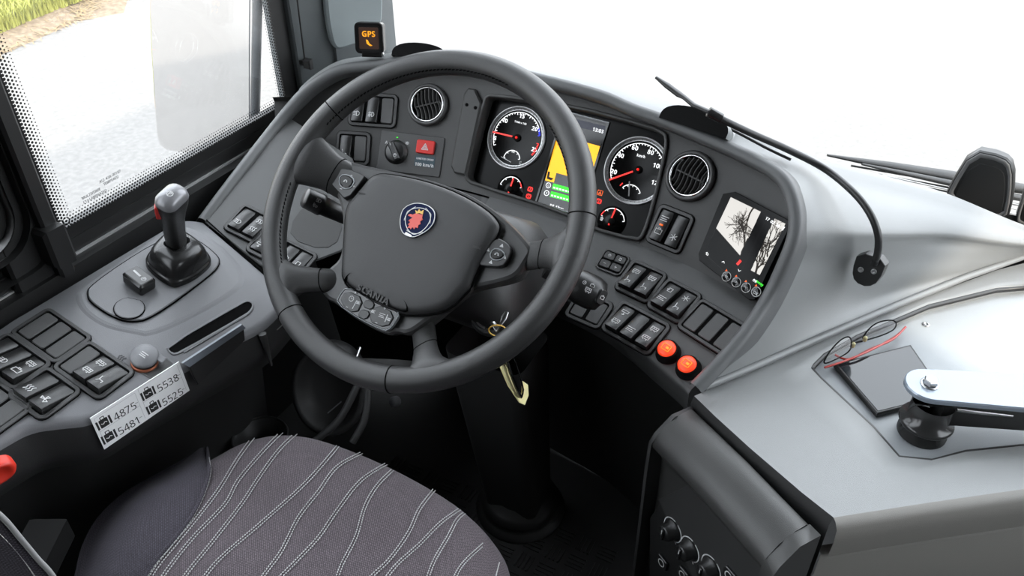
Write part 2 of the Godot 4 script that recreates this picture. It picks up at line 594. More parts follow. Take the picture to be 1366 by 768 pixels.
# ------------------------------------------------------------------ glyphs printed on switches: strokes in a -1..1 box
const GLYPH := {
	"lamp": [[-0.1, 0.7, -0.1, -0.7, 0.4, -0.6, 0.7, -0.2, 0.7, 0.2, 0.4, 0.6, -0.1, 0.7], [-0.3, 0.5, -1, 0.5], [-0.3, 0, -1, 0], [-0.3, -0.5, -1, -0.5]],
	"fog": [[0.1, 0.7, 0.1, -0.7, 0.6, -0.5, 0.8, 0, 0.6, 0.5, 0.1, 0.7], [-0.1, 0.5, -0.9, 0.3], [-0.1, 0, -0.9, -0.2], [-0.1, -0.4, -0.9, -0.6], [-0.5, 0.8, -0.5, -0.8]],
	"bus": [[-0.9, -0.5, -0.9, 0.6, 0.9, 0.6, 0.9, -0.5, -0.9, -0.5], [-0.9, 0.05, 0.9, 0.05], [-0.3, 0.6, -0.3, 0.05], [0.3, 0.6, 0.3, 0.05], [-0.6, -0.8, -0.35, -0.8], [0.35, -0.8, 0.6, -0.8]],
	"door": [[-0.6, -0.9, -0.6, 0.9, 0.5, 0.9, 0.5, -0.9, -0.6, -0.9], [-0.05, 0.9, -0.05, -0.9], [0.7, 0.2, 1.0, 0.2]],
	"heat": [[-0.7, -0.8, -0.4, -0.3, -0.7, 0.3, -0.4, 0.8], [-0.1, -0.8, 0.2, -0.3, -0.1, 0.3, 0.2, 0.8], [0.5, -0.8, 0.8, -0.3, 0.5, 0.3, 0.8, 0.8]],
	"snow": [[0, 0.9, 0, -0.9], [-0.8, 0.45, 0.8, -0.45], [-0.8, -0.45, 0.8, 0.45]],
	"fan": [[0, 0, 0.5, 0.8, -0.1, 0.8, 0, 0, -0.9, 0.2, -0.7, -0.4, 0, 0, 0.4, -0.9, 0.9, -0.3, 0, 0]],
	"seat": [[-0.7, 0.9, -0.4, -0.3, 0.6, -0.3, 0.6, -0.9], [-0.7, -0.9, -0.4, -0.3]],
	"kneel": [[-0.9, 0.1, -0.9, 0.8, 0.9, 0.8, 0.9, 0.1, -0.9, 0.1], [0, -0.1, 0, -0.9], [-0.3, -0.6, 0, -0.9, 0.3, -0.6]],
	"tri": [[-0.9, -0.75, 0, 0.85, 0.9, -0.75, -0.9, -0.75], [-0.4, -0.45, 0, 0.25, 0.4, -0.45, -0.4, -0.45]],
	"loop": [[-0.5, 0, -0.5, 0.6, 0.5, 0.6, 0.5, -0.6, -0.5, -0.6, -0.5, 0], [-0.8, 0.1, -0.5, -0.2, -0.2, 0.1]],
	"plus": [[-0.7, 0, 0.7, 0], [0, -0.7, 0, 0.7]], "minus": [[-0.7, 0, 0.7, 0]],
	"zero": [[-0.5, -0.7, -0.5, 0.7, 0.5, 0.7, 0.5, -0.7, -0.5, -0.7]],
	"clock": [[0.8, 0, 0.56, 0.56, 0, 0.8, -0.56, 0.56, -0.8, 0, -0.56, -0.56, 0, -0.8, 0.56, -0.56, 0.8, 0], [0, 0.5, 0, 0, 0.4, 0]],
	"up": [[-0.7, -0.3, 0, 0.4, 0.7, -0.3]], "down": [[-0.7, 0.3, 0, -0.4, 0.7, 0.3]],
	"back": [[-0.8, 0.2, 0.6, 0.2, 0.6, -0.6, -0.4, -0.6], [-0.3, 0.7, -0.8, 0.2, -0.3, -0.3]],
	"phone": [[-0.8, -0.3, -0.5, 0.3, 0, 0.5, 0.5, 0.3, 0.8, -0.3], [-0.8, -0.3, -0.4, -0.2], [0.8, -0.3, 0.4, -0.2]],
	"case": [[-0.9, -0.7, -0.9, 0.5, 0.9, 0.5, 0.9, -0.7, -0.9, -0.7], [-0.3, 0.5, -0.3, 0.85, 0.3, 0.85, 0.3, 0.5]],
	"park": [[0.8, 0, 0.56, 0.56, 0, 0.8, -0.56, 0.56, -0.8, 0, -0.56, -0.56, 0, -0.8, 0.56, -0.56, 0.8, 0], [-0.2, -0.5, -0.2, 0.5, 0.2, 0.45, 0.3, 0.2, 0.1, 0, -0.2, 0]],
	"text": [[-1, 0.5, 1, 0.5], [-1, -0.1, 0.6, -0.1], [-1, -0.6, 0.9, -0.6]],
}
func glyph(b: B, kind: String, c: Vector2, size: float, z: float, w := 0.16):
	for line in GLYPH[kind]:
		for i in range(0, line.size() - 2, 2):
			var p := c + Vector2(line[i], line[i + 1]) * size
			var q := c + Vector2(line[i + 2], line[i + 3]) * size
			var d := (q - p).normalized() * size * w * 0.4
			b.bar(p - d, q + d, size * w, z, 0.0003)

# ------------------------------------------------------------------ switches
# one rocker in the panel's axes; the near end stands proud
func rocker(parent: Node3D, c: Vector2, w: float, l: float, icons: Array, lit := false, hi := 0.008):
	var b := B.new()
	var n := 8
	var rows := []
	for i in n + 1:
		var v := float(i) / n
		var y := c.y - l / 2 + l * v
		var z: float = 0.0015 + hi * pow(1.0 - v, 1.15)
		if v < 0.001:
			z -= 0.001
		var ch := 0.0012
		rows.append([Vector3(c.x - w / 2, y, 0.0006), Vector3(c.x - w / 2, y, z - ch), Vector3(c.x - w / 2 + ch, y, z), Vector3(c.x + w / 2 - ch, y, z), Vector3(c.x + w / 2, y, z - ch), Vector3(c.x + w / 2, y, 0.0006)])
	b.grid(rows, Vector3.BACK, false, 1)
	var e: Array = rows[0]
	for i in range(1, 5):
		b.tri(e[0], e[i + 1], e[i])
	e = rows[n]
	for i in range(1, 5):
		b.tri(e[0], e[i], e[i + 1])
	var o := part(parent, "rocker", b, M.key)
	var k := 0
	for ic in icons:
		if ic == "":
			k += 1
			continue
		var g := B.new()
		var v: float = [0.3, 0.74][k]
		var sl := -hi * 1.05 / l
		g.xf = Transform3D(Basis(Vector3(1, 0, 0), Vector3(0, 1, sl).normalized(), Vector3(0, -sl, 1).normalized()), Vector3(c.x, c.y - l / 2 + l * v, 0.0019 + hi * pow(1.0 - v, 1.15)))
		glyph(g, ic, Vector2.ZERO, w * 0.29, 0, 0.17)
		part(o, "symbol", g, M.mark)
		k += 1
	if lit:
		var g2 := B.new()
		g2.box(Vector3(c.x, c.y + l * 0.02, 0.0022 + hi * 0.5), Vector3(w * 0.25, 0.0025, 0.004))
		part(o, "indicator_light", g2, M.amber)
	return o

func blank_cap(parent: Node3D, c: Vector2, w: float, l: float, m = null):
	var b := B.new()
	b.puck(shift(rrect(w, l, 0.003, 3), c), [[0, 0.0006], [0, 0.0018], [0.001, 0.0028]], 0)
	return part(parent, "blanking_cap", b, m if m else M.blank)

# items: one entry per slot, [] = blanking cap, else list of one or two glyph names (first near, then far)
func switch_panel(f: Transform3D, items: Array, pitch: float, w: float, l: float, label: String, group: String, called := "switch_panel", hi := 0.008) -> Node3D:
	f.origin += f.basis.z * 0.0018
	var t := thing(called, label, "switch panel", f, group)
	var n := items.size()
	var W := pitch * (n - 1) + w + 0.014
	var L := l + 0.015
	var b := B.new()
	b.frame(rrect(W, L, 0.009, 4), rrect(W - 0.010, L - 0.010, 0.0045, 4), 0.0, 0.0034, 0.0002)
	part(t, "bezel", b, M.bezel)
	b = B.new()
	b.frame(rrect(W + 0.0022, L + 0.0022, 0.01, 4), rrect(W, L, 0.009, 4), 0.0, 0.0008)
	part(t, "groove", b, M.pit)
	b = B.new()
	b.box(Vector3(0, 0, 0.0006), Vector3(W - 0.008, L - 0.008, 0.0008))
	part(t, "switch_well", b, M.pit)
	for i in n:
		var c := Vector2((i - (n - 1) / 2.0) * pitch, 0)
		if items[i].size() == 0:
			blank_cap(t, c, w, l)
		else:
			rocker(t, c, w, l, items[i].slice(0, 2), items[i].size() > 2, hi)
	return t

# ================================================================== the scene
func _ready():
	# camera, sky, sun, exposure
	var cam := Camera3D.new()
	cam.name = "camera"
	cam.transform = Transform3D(cam_b, CAMP)
	cam.fov = rad_to_deg(2.0 * atan(384.0 / FPX))
	cam.near = 0.02
	cam.current = true
	add_child(cam)
	var sky_m := ProceduralSkyMaterial.new()
	sky_m.sky_top_color = Color(0.94, 0.97, 1.0)
	sky_m.sky_curve = 0.25
	sky_m.sky_horizon_color = Color(0.74, 0.75, 0.76)
	sky_m.ground_bottom_color = Color(0.6, 0.6, 0.58)
	sky_m.ground_horizon_color = Color(0.8, 0.8, 0.8)
	sky_m.sky_energy_multiplier = 1.0
	var env := Environment.new()
	env.background_mode = Environment.BG_SKY
	env.sky = Sky.new()
	env.sky.sky_material = sky_m
	env.background_energy_multiplier = 3.7
	env.tonemap_mode = Environment.TONE_MAPPER_LINEAR
	env.tonemap_exposure = EXPO
	env.sdfgi_enabled = true
	env.ssao_enabled = true
	env.ssil_enabled = true
	var we := WorldEnvironment.new()
	we.name = "environment"
	we.environment = env
	add_child(we)
	var sun := DirectionalLight3D.new()
	sun.name = "sun"
	sun.rotation_degrees = Vector3(-42, 62, 0)
	sun.light_color = Color(1.0, 0.96, 0.9)
	sun.light_energy = 0.8
	sun.light_angular_distance = 1.5
	sun.shadow_enabled = true
	add_child(sun)

	make_materials()
	make_plan()
	outside()
	cabin()
	left_wall()
	windscreen()
	dashboard()
	right_console()
	left_console()
	footwell()
	seat()
	cluster()
	steering()
	dash_items()
	console_items()
	right_items()

# ------------------------------------------------------------------ outside
const GROUND := -0.95
func outside():
	var b := B.new()
	b.box(Vector3(0, GROUND - 0.1, -6), Vector3(60, 0.2, 60))
	struct("ground", b, M.asphalt)
	# verge on the left of the road
	var e0 := ony(-60, 108, GROUND)
	var e1 := ony(205, -12, GROUND)
	var d := (e1 - e0).normalized()
	var out := Vector3(d.z, 0, -d.x)
	if out.x > 0:
		out = -out
	var rng := RandomNumberGenerator.new()
	rng.seed = 8
	var rows := []
	for i in 61:
		var p: Vector3 = e0 + d * (-6.0 + i * 0.3)
		var w := rng.randf_range(-0.12, 0.12)
		rows.append([p - out * (0.02 + w), p + out * (0.25 + w) + Vector3.UP * 0.03, p + out * 0.6 + Vector3.UP * 0.09, p + out * 1.6 + Vector3.UP * 0.2, p + out * 7.0 + Vector3.UP * 0.5])
	b = B.new()
	b.grid(rows, Vector3.UP)
	var v := thing("road_verge", "earth verge with straw litter along the far edge of the road", "verge", Transform3D(Basis(), e0))
	wpart(v, "soil", b, M.soil)
	var blade := B.new()
	blade.tri(Vector3(-0.006, 0, 0), Vector3(0.006, 0, 0), Vector3(0.005, 0.09, 0.02), 1)
	blade.tri(Vector3(-0.006, 0, 0), Vector3(0.005, 0.09, 0.02), Vector3(-0.003, 0.09, 0.02), 1)
	blade.tri(Vector3(-0.003, 0.09, 0.02), Vector3(0.005, 0.09, 0.02), Vector3(0.002, 0.15, 0.07), 1)
	var bm := blade.mesh()
	for kind in 2:
		var mm := MultiMesh.new()
		mm.transform_format = MultiMesh.TRANSFORM_3D
		mm.mesh = bm
		var n: int = [60000, 9000][kind]
		mm.instance_count = n
		for i in n:
			var a := rng.randf_range(-2.0, 9.0)
			var q: float = 0.3 + 2.4 * pow(rng.randf(), 1.6) if kind == 0 else rng.randf_range(0.05, 0.7)
			var bs := Basis(Vector3.UP, rng.randf() * TAU)
			if kind == 1:
				bs = bs * Basis(Vector3.RIGHT, rng.randf_range(1.1, 1.5))
			bs = bs.scaled(Vector3.ONE * rng.randf_range(0.6, 1.2) * [1.0, 0.7][kind])
			mm.set_instance_transform(i, Transform3D(bs, e0 + d * a + out * q + Vector3.UP * interp(q, [0, 0.25, 0.6, 1.6, 7], [0, 0.03, 0.09, 0.2, 0.5])))
		var g := MultiMeshInstance3D.new()
		g.name = ["grass", "straw_litter"][kind]
		g.multimesh = mm
		bm.surface_set_material(0, M.grass)
		g.material_override = [M.grass, M.straw][kind]
		add_child(g)
		stuff(g)
		tag(g, ["sunlit yellow green grass on the verge across the road", "dry straw and leaves strewn along the road edge below the grass"][kind], ["grass", "straw"][kind])
	# exterior mirror, hanging outside the side window: the glass looks back along the vehicle
	var fc := at(276, 70, 1.72)
	var nrm := (CAMP - fc).normalized()
	nrm = (Vector3(0.26, -0.30, 0.94)).normalized()
	var f := Transform3D(Basis(Vector3.UP.cross(nrm).normalized(), Vector3.UP, nrm), fc)
	var m := thing("side_mirror", "large rounded exterior mirror hanging outside the left side window", "mirror", f)
	var pts := outline(f, [640, -400, 655, 60, 690, 220, 735, 400, 765, 520, 785, 562, 820, 584, 1000, 608, 1130, 613, 1185, 585, 1170, 470, 1130, 200, 1103, 0, 1060, -400], 0, 0, 3.4125)
	b = B.new()
	b.puck(pts, [[0, -0.012], [0, 0.0], [0.002, 0.002]], 0, true)
	part(m, "mirror_glass", b, M.mirror)
	b = B.new()
	b.dome(pts, [[1.005, -0.01], [1.0, -0.03], [0.9, -0.09], [0.6, -0.13]])
	part(m, "housing", b, M.frit)
	b = B.new()
	var p0 := loc(f, 310, 178)
	b.tube([Vector3(p0.x, p0.y + 0.03, -0.04), Vector3(p0.x + 0.01, p0.y - 0.03, -0.05), Vector3(p0.x + 0.03, p0.y - 0.06, -0.1)], 0.02, 12)
	part(m, "bracket", b, M.frit)
	b = B.new()
	b.tube([Vector3(loc(f, 333, -60).x, loc(f, 333, -60).y, 0.02), Vector3(loc(f, 339, 10).x, loc(f, 339, 10).y, 0.02), Vector3(loc(f, 357, 168).x, loc(f, 357, 168).y, 0.02)], 0.010, 10)
	part(m, "support_tube", b, M.slate)

# ------------------------------------------------------------------ the coach's shell
const WX := -1.03
func cabin():
	var b := B.new()
	b.box(Vector3(0.2, -0.05, 1.0), Vector3(2.56, 0.1, 5.6))
	struct("floor", b, M.rubber_floor)
	# raised bars of the checker mat
	b = B.new()
	var k := 0
	for i in 26:
		for j in 26:
			var c := Vector3(-0.95 + i * 0.042, 0.001, -1.1 + j * 0.042)
			if c.x < -0.75 or c.x > -0.24 or c.z < -0.93 or (c.x < -0.32 and c.z > -0.60):
				continue
			for q in 4:
				var o := (q - 1.5) * 0.008
				if (i + j) % 2 == 0:
					b.box(c + Vector3(o, 0, 0), Vector3(0.003, 0.003, 0.032))
				else:
					b.box(c + Vector3(0, 0, o), Vector3(0.032, 0.003, 0.003))
	var fm := thing("floor_mat", "black ribbed rubber floor covering beside the seat and under the steering column", "floor mat", Transform3D(Basis(), Vector3(-0.3, 0, -0.6)))
	stuff(wpart(fm, "mat_rib", b, M.black))
	b = B.new()
	b.box(Vector3(0.2, 2.35, 1.15), Vector3(2.56, 0.1, 5.3))
	struct("ceiling", b, M.cabin)
	b = B.new()
	b.box(Vector3(0.2, 1.1, 3.8), Vector3(2.56, 2.5, 0.1))
	struct("wall_back", b, M.cabin)
	b = B.new()
	b.box(Vector3(1.44, 0.4, 1.2), Vector3(0.08, 0.9, 5.2))
	b.box(Vector3(1.44, 2.15, 1.2), Vector3(0.08, 0.4, 5.2))
	b.box(Vector3(1.44, 1.4, 1.7), Vector3(0.08, 1.2, 4.2))
	b.box(Vector3(1.44, -0.5, 1.2), Vector3(0.08, 0.9, 5.2))
	struct("wall_right", b, M.cabin)

func left_wall():
	# wall under the sill, window band pieces
	var sill := 0.62
	var b := B.new()
	b.box(Vector3(WX - 0.05, -0.17, 1.25), Vector3(0.08, 1.5, 5.1))
	b.box(Vector3(WX - 0.05, 2.1, 1.25), Vector3(0.08, 0.5, 5.1))
	struct("wall_left", b, M.black)
	# sill: a stepped ledge with slide channels
	b = B.new()
	var z0 := -1.25
	var z1 := 1.0
	b.box(Vector3(WX - 0.012, 0.585, (z0 + z1) / 2), Vector3(0.05, 0.04, z1 - z0), 0.004)
	b.box(Vector3(WX - 0.035, 0.605, (z0 + z1) / 2), Vector3(0.05, 0.05, z1 - z0), 0.004)
	struct("trim_1", b, M.rubber)
	b = B.new()
	for i in 3:
		b.box(Vector3(WX - 0.008 - i * 0.009, 0.606 + i * 0.011, (z0 + z1) / 2), Vector3(0.004, 0.004, z1 - z0), 0.001)
	struct("trim_2", b, M.sillgrey)
	# the forward window: glass, black border with printed dots, frame
	var X := WX - 0.02
	var bl := onx(77.6, 305.6, X)      # lower rear corner of the clear glass
	var br := onx(378, 135, X)
	var fz := onx(366, 150, X).z
	var fz2 := onx(345, 0, X)
	var yb := bl.y
	var w := thing("window_1", "forward side window", "window")
	w.remove_meta("label")
	w.remove_meta("category")
	w.set_meta("kind", "structure")
	w.position = Vector3(X, yb, (bl.z + br.z) / 2)
	var ytop := 1.9
	b = B.new()
	b.box(Vector3(X, (yb + ytop) / 2, (bl.z + br.z) / 2), Vector3(0.006, ytop - yb + 0.1, bl.z - br.z + 0.1))
	wpart(w, "pane", b, M.glass)
	# frit band
	b = B.new()
	var bw := 0.035
	var xx := X + 0.006
	b.box(Vector3(xx, yb - bw / 2, (bl.z + br.z) / 2), Vector3(0.004, bw, bl.z - br.z + 2 * bw))
	b.box(Vector3(xx, (yb + ytop) / 2, br.z - bw / 2), Vector3(0.004, ytop - yb, bw))
	b.box(Vector3(xx, (yb + ytop) / 2, bl.z + bw / 2), Vector3(0.004, ytop - yb, bw))
	wpart(w, "black_border", b, M.frit)
	b = B.new()
	var step := 0.0052
	var nz := int((bl.z - br.z) / step)
	for r in 5:
		var rad: float = [0.0024, 0.0021, 0.0018, 0.0014, 0.0010][r]
		for i in nz:
			dot(b, Vector3(xx, yb + 0.001 + r * step * 0.9, br.z + (i + 0.5 * (r % 2)) * step), rad)
		for i in 190:
			dot(b, Vector3(xx, yb + (i + 0.5 * (r % 2)) * step, br.z + 0.001 + r * step * 0.9), rad)
			dot(b, Vector3(xx, yb + (i + 0.5 * (r % 2)) * step, bl.z - 0.001 - r * step * 0.9), rad)
	stuff(wpart(w, "printed_dots", b, M.frit))
	var gf := Transform3D(Basis(Vector3(0, 0, -1), Vector3(0, 1, 0), Vector3(1, 0, 0)), onx(108, 262, X + 0.005))
	var tl := w.transform.affine_inverse() * gf
	for k in 4:
		var o := text(w, ["AS2 43R-00187", "MULTIVERRE", "E13 LAMINATED", "TEMPERED"][k], 0.0042, 0, 0, 0, M.print, false, 0, "glass_marking", 1)
		o.transform = tl * Transform3D(Basis(), Vector3([0.035, 0.0, 0.0, 0.04][k], [0.006, -0.004, -0.011, -0.0005][k], 0))
	# dividing post between the two windows
	b = B.new()
	var pa := onx(14, 130, WX)
	var pb := onx(72, 322, WX)
	var zc := (onx(-8, 160, WX).z + bl.z) / 2
	b.box(Vector3(WX - 0.005, 1.25, bl.z + 0.030), Vector3(0.05, 1.3, 0.024), 0.004)
	b.box(Vector3(WX - 0.02, 1.25, bl.z + 0.068), Vector3(0.05, 1.3, 0.06), 0.004)
	b.box(Vector3(WX + 0.004, 0.655, bl.z + 0.034), Vector3(0.06, 0.06, 0.036), 0.005)
	struct("trim_3", b, M.rubber)
	# rear window: rounded frame with its own dots
	var w2 := thing("window_2", "rear side window", "window")
	w2.remove_meta("label")
	w2.remove_meta("category")
	w2.set_meta("kind", "structure")
	var cr := onx(22, 334, X)
	var zz := cr.z - 0.05
	w2.position = Vector3(X, yb, zz + 0.55)
	b = B.new()
	b.box(Vector3(X, (yb + ytop) / 2, zz + 0.58), Vector3(0.006, ytop - yb + 0.1, 1.1))
	wpart(w2, "pane", b, M.glass)
	b = B.new()
	b.xf = Transform3D(Basis(Vector3(0, 0, 1), Vector3(0, 1, 0), Vector3(-1, 0, 0)), Vector3(X + 0.004, (yb + ytop) / 2 + 0.0, zz + 0.55))
	b.frame(rrect(1.1, ytop - yb + 0.04, 0.06, 6), rrect(1.0, ytop - yb - 0.06, 0.05, 6), -0.03, 0.0)
	b.frame(rrect(1.03, ytop - yb - 0.03, 0.055, 6), rrect(0.99, ytop - yb - 0.07, 0.045, 6), -0.035, -0.02)
	wpart(w2, "window_frame", b, M.rubber)
	b = B.new()
	for r in 4:
		var rad: float = [0.0024, 0.002, 0.0016, 0.0011][r]
		for i in 90:
			dot(b, Vector3(xx, yb + 0.035 + (i + 0.5 * (r % 2)) * step, zz + 0.052 + r * step * 0.9), rad)
			dot(b, Vector3(xx, yb + 0.034 + r * step * 0.9, zz + 0.05 + (i + 0.5 * (r % 2)) * step), rad)
	stuff(wpart(w2, "printed_dots", b, M.frit))
	# rest of the side: solid behind the driver
	b = B.new()
	b.box(Vector3(WX - 0.04, 1.3, 2.6), Vector3(0.08, 1.4, 2.2))
	struct("wall_rear_left", b, M.cabin)
	# windscreen pillar: dark return, seam, and the pale padded cover
	var a0 := onx(400, 90, WX + 0.0)
	var c0 := at(512, 60, 1.60)
	var b0 := a0.lerp(c0, 0.42)
	var col := func(p: Vector3, lean_x: float) -> Array:
		var r := []
		for y in [0.45, 0.7, 1.0, 1.4, 1.9, 2.32]:
			r.append(Vector3(p.x + lean_x * (y - 0.7), y, p.z))
		return r
	b = B.new()
	b.grid([col.call(a0 + Vector3(-0.06, 0, 0.004), 0.0), col.call(a0 + Vector3(-0.004, 0, 0.002), 0.0), col.call(a0, 0.0), col.call(b0 + Vector3(-0.004, 0, 0), 0.0), col.call(b0 + Vector3(0.004, 0, 0.002), 0.0), col.call(c0, 0.0), col.call(c0 + Vector3(0.0, 0, -0.04), 0.0), col.call(c0 + Vector3(-0.15, 0, -0.04), 0.0)], Vector3(0.6, 0, 1), false, -1)
	struct("trim_4", b, M.pillar)
	var pt := thing("pillar_cover", "pale grey padded panel on the windscreen pillar above the small display", "trim panel", Transform3D(Basis(), Vector3(c0.x, 0.72, c0.z)))
	var ax := (c0 - b0)
	ax.y = 0
	ax = ax.normalized()
	var pn := Vector3(-ax.z, 0, ax.x)
	if pn.z < 0:
		pn = -pn
	var f := Transform3D(Basis(Vector3.UP.cross(pn).normalized(), Vector3.UP, pn), c0 + pn * 0.004)
	var ol := smooth2(outline(f, [434, -60, 432, 0, 437, 40, 444, 64, 456, 64, 485, 52, 507, 38, 509, 0, 509, -60]), 2)
	b = B.new()
	b.xf = f
	b.puck(ol, [[0, -0.012], [0, 0.004], [0.004, 0.008]], 0)
	wpart(pt, "pad", b, M.trim_light)
	b = B.new()
	b.tube([onp(394, -20, a0 + pn * 0.01, pn), onp(407, 84, a0 + pn * 0.01, pn)], 0.0016, 6)
	wpart(pt, "pull_rod", b, M.frit)
	b = B.new()
	var cl := onp(411, 85, b0 + pn * 0.014, pn)
	b.box(cl, Vector3(0.016, 0.018, 0.012), 0.002)
	b.box(cl + Vector3(-0.014, 0.0, 0), Vector3(0.009, 0.009, 0.01), 0.002)
	wpart(pt, "rod_clip", b, M.frit)

func dot(b: B, c: Vector3, r: float):
	var p := []
	for k in 6:
		var t := TAU * k / 6.0
		p.append(c + Vector3(0.0025, sin(t) * r, -cos(t) * r))
	for k in range(1, 5):
		b.tri(p[0], p[k], p[k + 1])

func ws_base() -> Array:
	return spline([Vector3(-0.99, 0.5, -1.27), Vector3(-0.6, 0.5, -1.46), Vector3(0.2, 0.5, -1.56), Vector3(0.9, 0.5, -1.46), Vector3(1.42, 0.5, -1.2)], 8)

func windscreen():
	var base := ws_base()
	var rows := []
	for k in 5:
		var r := []
		for p in base:
			r.append(p + Vector3(0, 1.85, 0.22) * (k / 4.0))
		rows.append(r)
	var b := B.new()
	b.grid(rows, Vector3(0, 0, 1))
	struct("window_3", b, M.glass)
	# wall below the windscreen
	rows = []
	for k in 3:
		var r := []
		for p in base:
			r.append(p + Vector3(0, [-1.0, -0.3, 0.0][k], 0))
		rows.append(r)
	b = B.new()
	b.grid(rows, Vector3(0, 0, 1))
	struct("wall_front", b, M.black)
	b = B.new()
	b.box(Vector3(0.2, 2.35, -1.42), Vector3(2.5, 0.12, 0.5))
	struct("ceiling_front", b, M.cabin)
	# wipers parked along the foot of the windscreen, outside
	var ww := [[1104, 207, 1366, 252, 0.016, "long wiper parked low outside the windscreen, its far tip nearest the dashboard"], [1150, 219, 1380, 268, 0.010, "thin wiper arm lying below the long wiper outside the windscreen"]]
	for k in 2:
		var q: Array = ww[k]
		var t := thing("wiper", q[5], "wiper", Transform3D(Basis(), at(q[0], q[1], 1.66)), "")
		var e0 := at(q[0], q[1], 1.68 + 0.0)
		var e1 := at(q[2], q[3], 1.84)
		b = B.new()
		b.tube([e0, e0.lerp(e1, 0.3), e0.lerp(e1, 0.65), e1, e1 + (e1 - e0) * 0.4], [0.003, q[4] * 0.7, q[4], q[4] * 0.9, q[4] * 0.8], 8, true, 0.8)
		wpart(t, ["wiper_arm", "wiper_arm"][k], b, M.frit)
		b = B.new()
		for i in 3:
			var o := Vector3(0, -0.014 - 0.007 * i, 0.006 * i)
			b.tube([e0.lerp(e1, 0.12 + 0.1 * i) + o, e1 + o * 1.2, e1 + (e1 - e0) * 0.4 + o], 0.0022, 6)
		wpart(t, "wiper_blade", b, [M.frit, M.steel][k])

# ------------------------------------------------------------------ dashboard moulding
var rim_c := []   # centre line of the hood's rim
var rim_f := []   # frames along it
func rim_points():
	var px := [[272, 294], [300, 256], [335, 210], [368, 168], [398, 130], [425, 107], [455, 92], [500, 86], [560, 80], [640, 88], [735, 109], [800, 127], [840, 144], [887, 161], [963, 193], [1012, 217], [1038, 234], [1052, 256], [1059, 285], [1058, 312], [1048, 342], [1024, 394], [990, 446], [957, 484], [927, 515]]
	for q in px:
		var f: Transform3D
		if q[0] < 380:
			f = face_at(380, 190, 0.03)
			var xx := interp(q[0], [272, 368], [-0.968, -0.985])
			f.origin = onx(q[0], q[1], xx)
			f.basis = Basis(Vector3(0.3, 0, 0.95).normalized(), Vector3(0, 1, 0), Vector3(0.95, 0, -0.3).normalized())
			f.basis.z = Vector3(0.6, 0.5, 0.6).normalized()
		elif q[1] > 420:
			f = shelf_at(q[0], q[1], interp(q[1], [440, 520], [0.03, 0.026]))
			f.basis.z = (f.basis.z + face_at(1024, 394).basis.z * 0.6).normalized()
		else:
			f = face_at(q[0], q[1], 0.03)
		rim_f.append(f)
		rim_c.append(f.origin)
		
func tt(s: float) -> float:
	return interp(s, tops, topt)
var tops := []
var topt := []

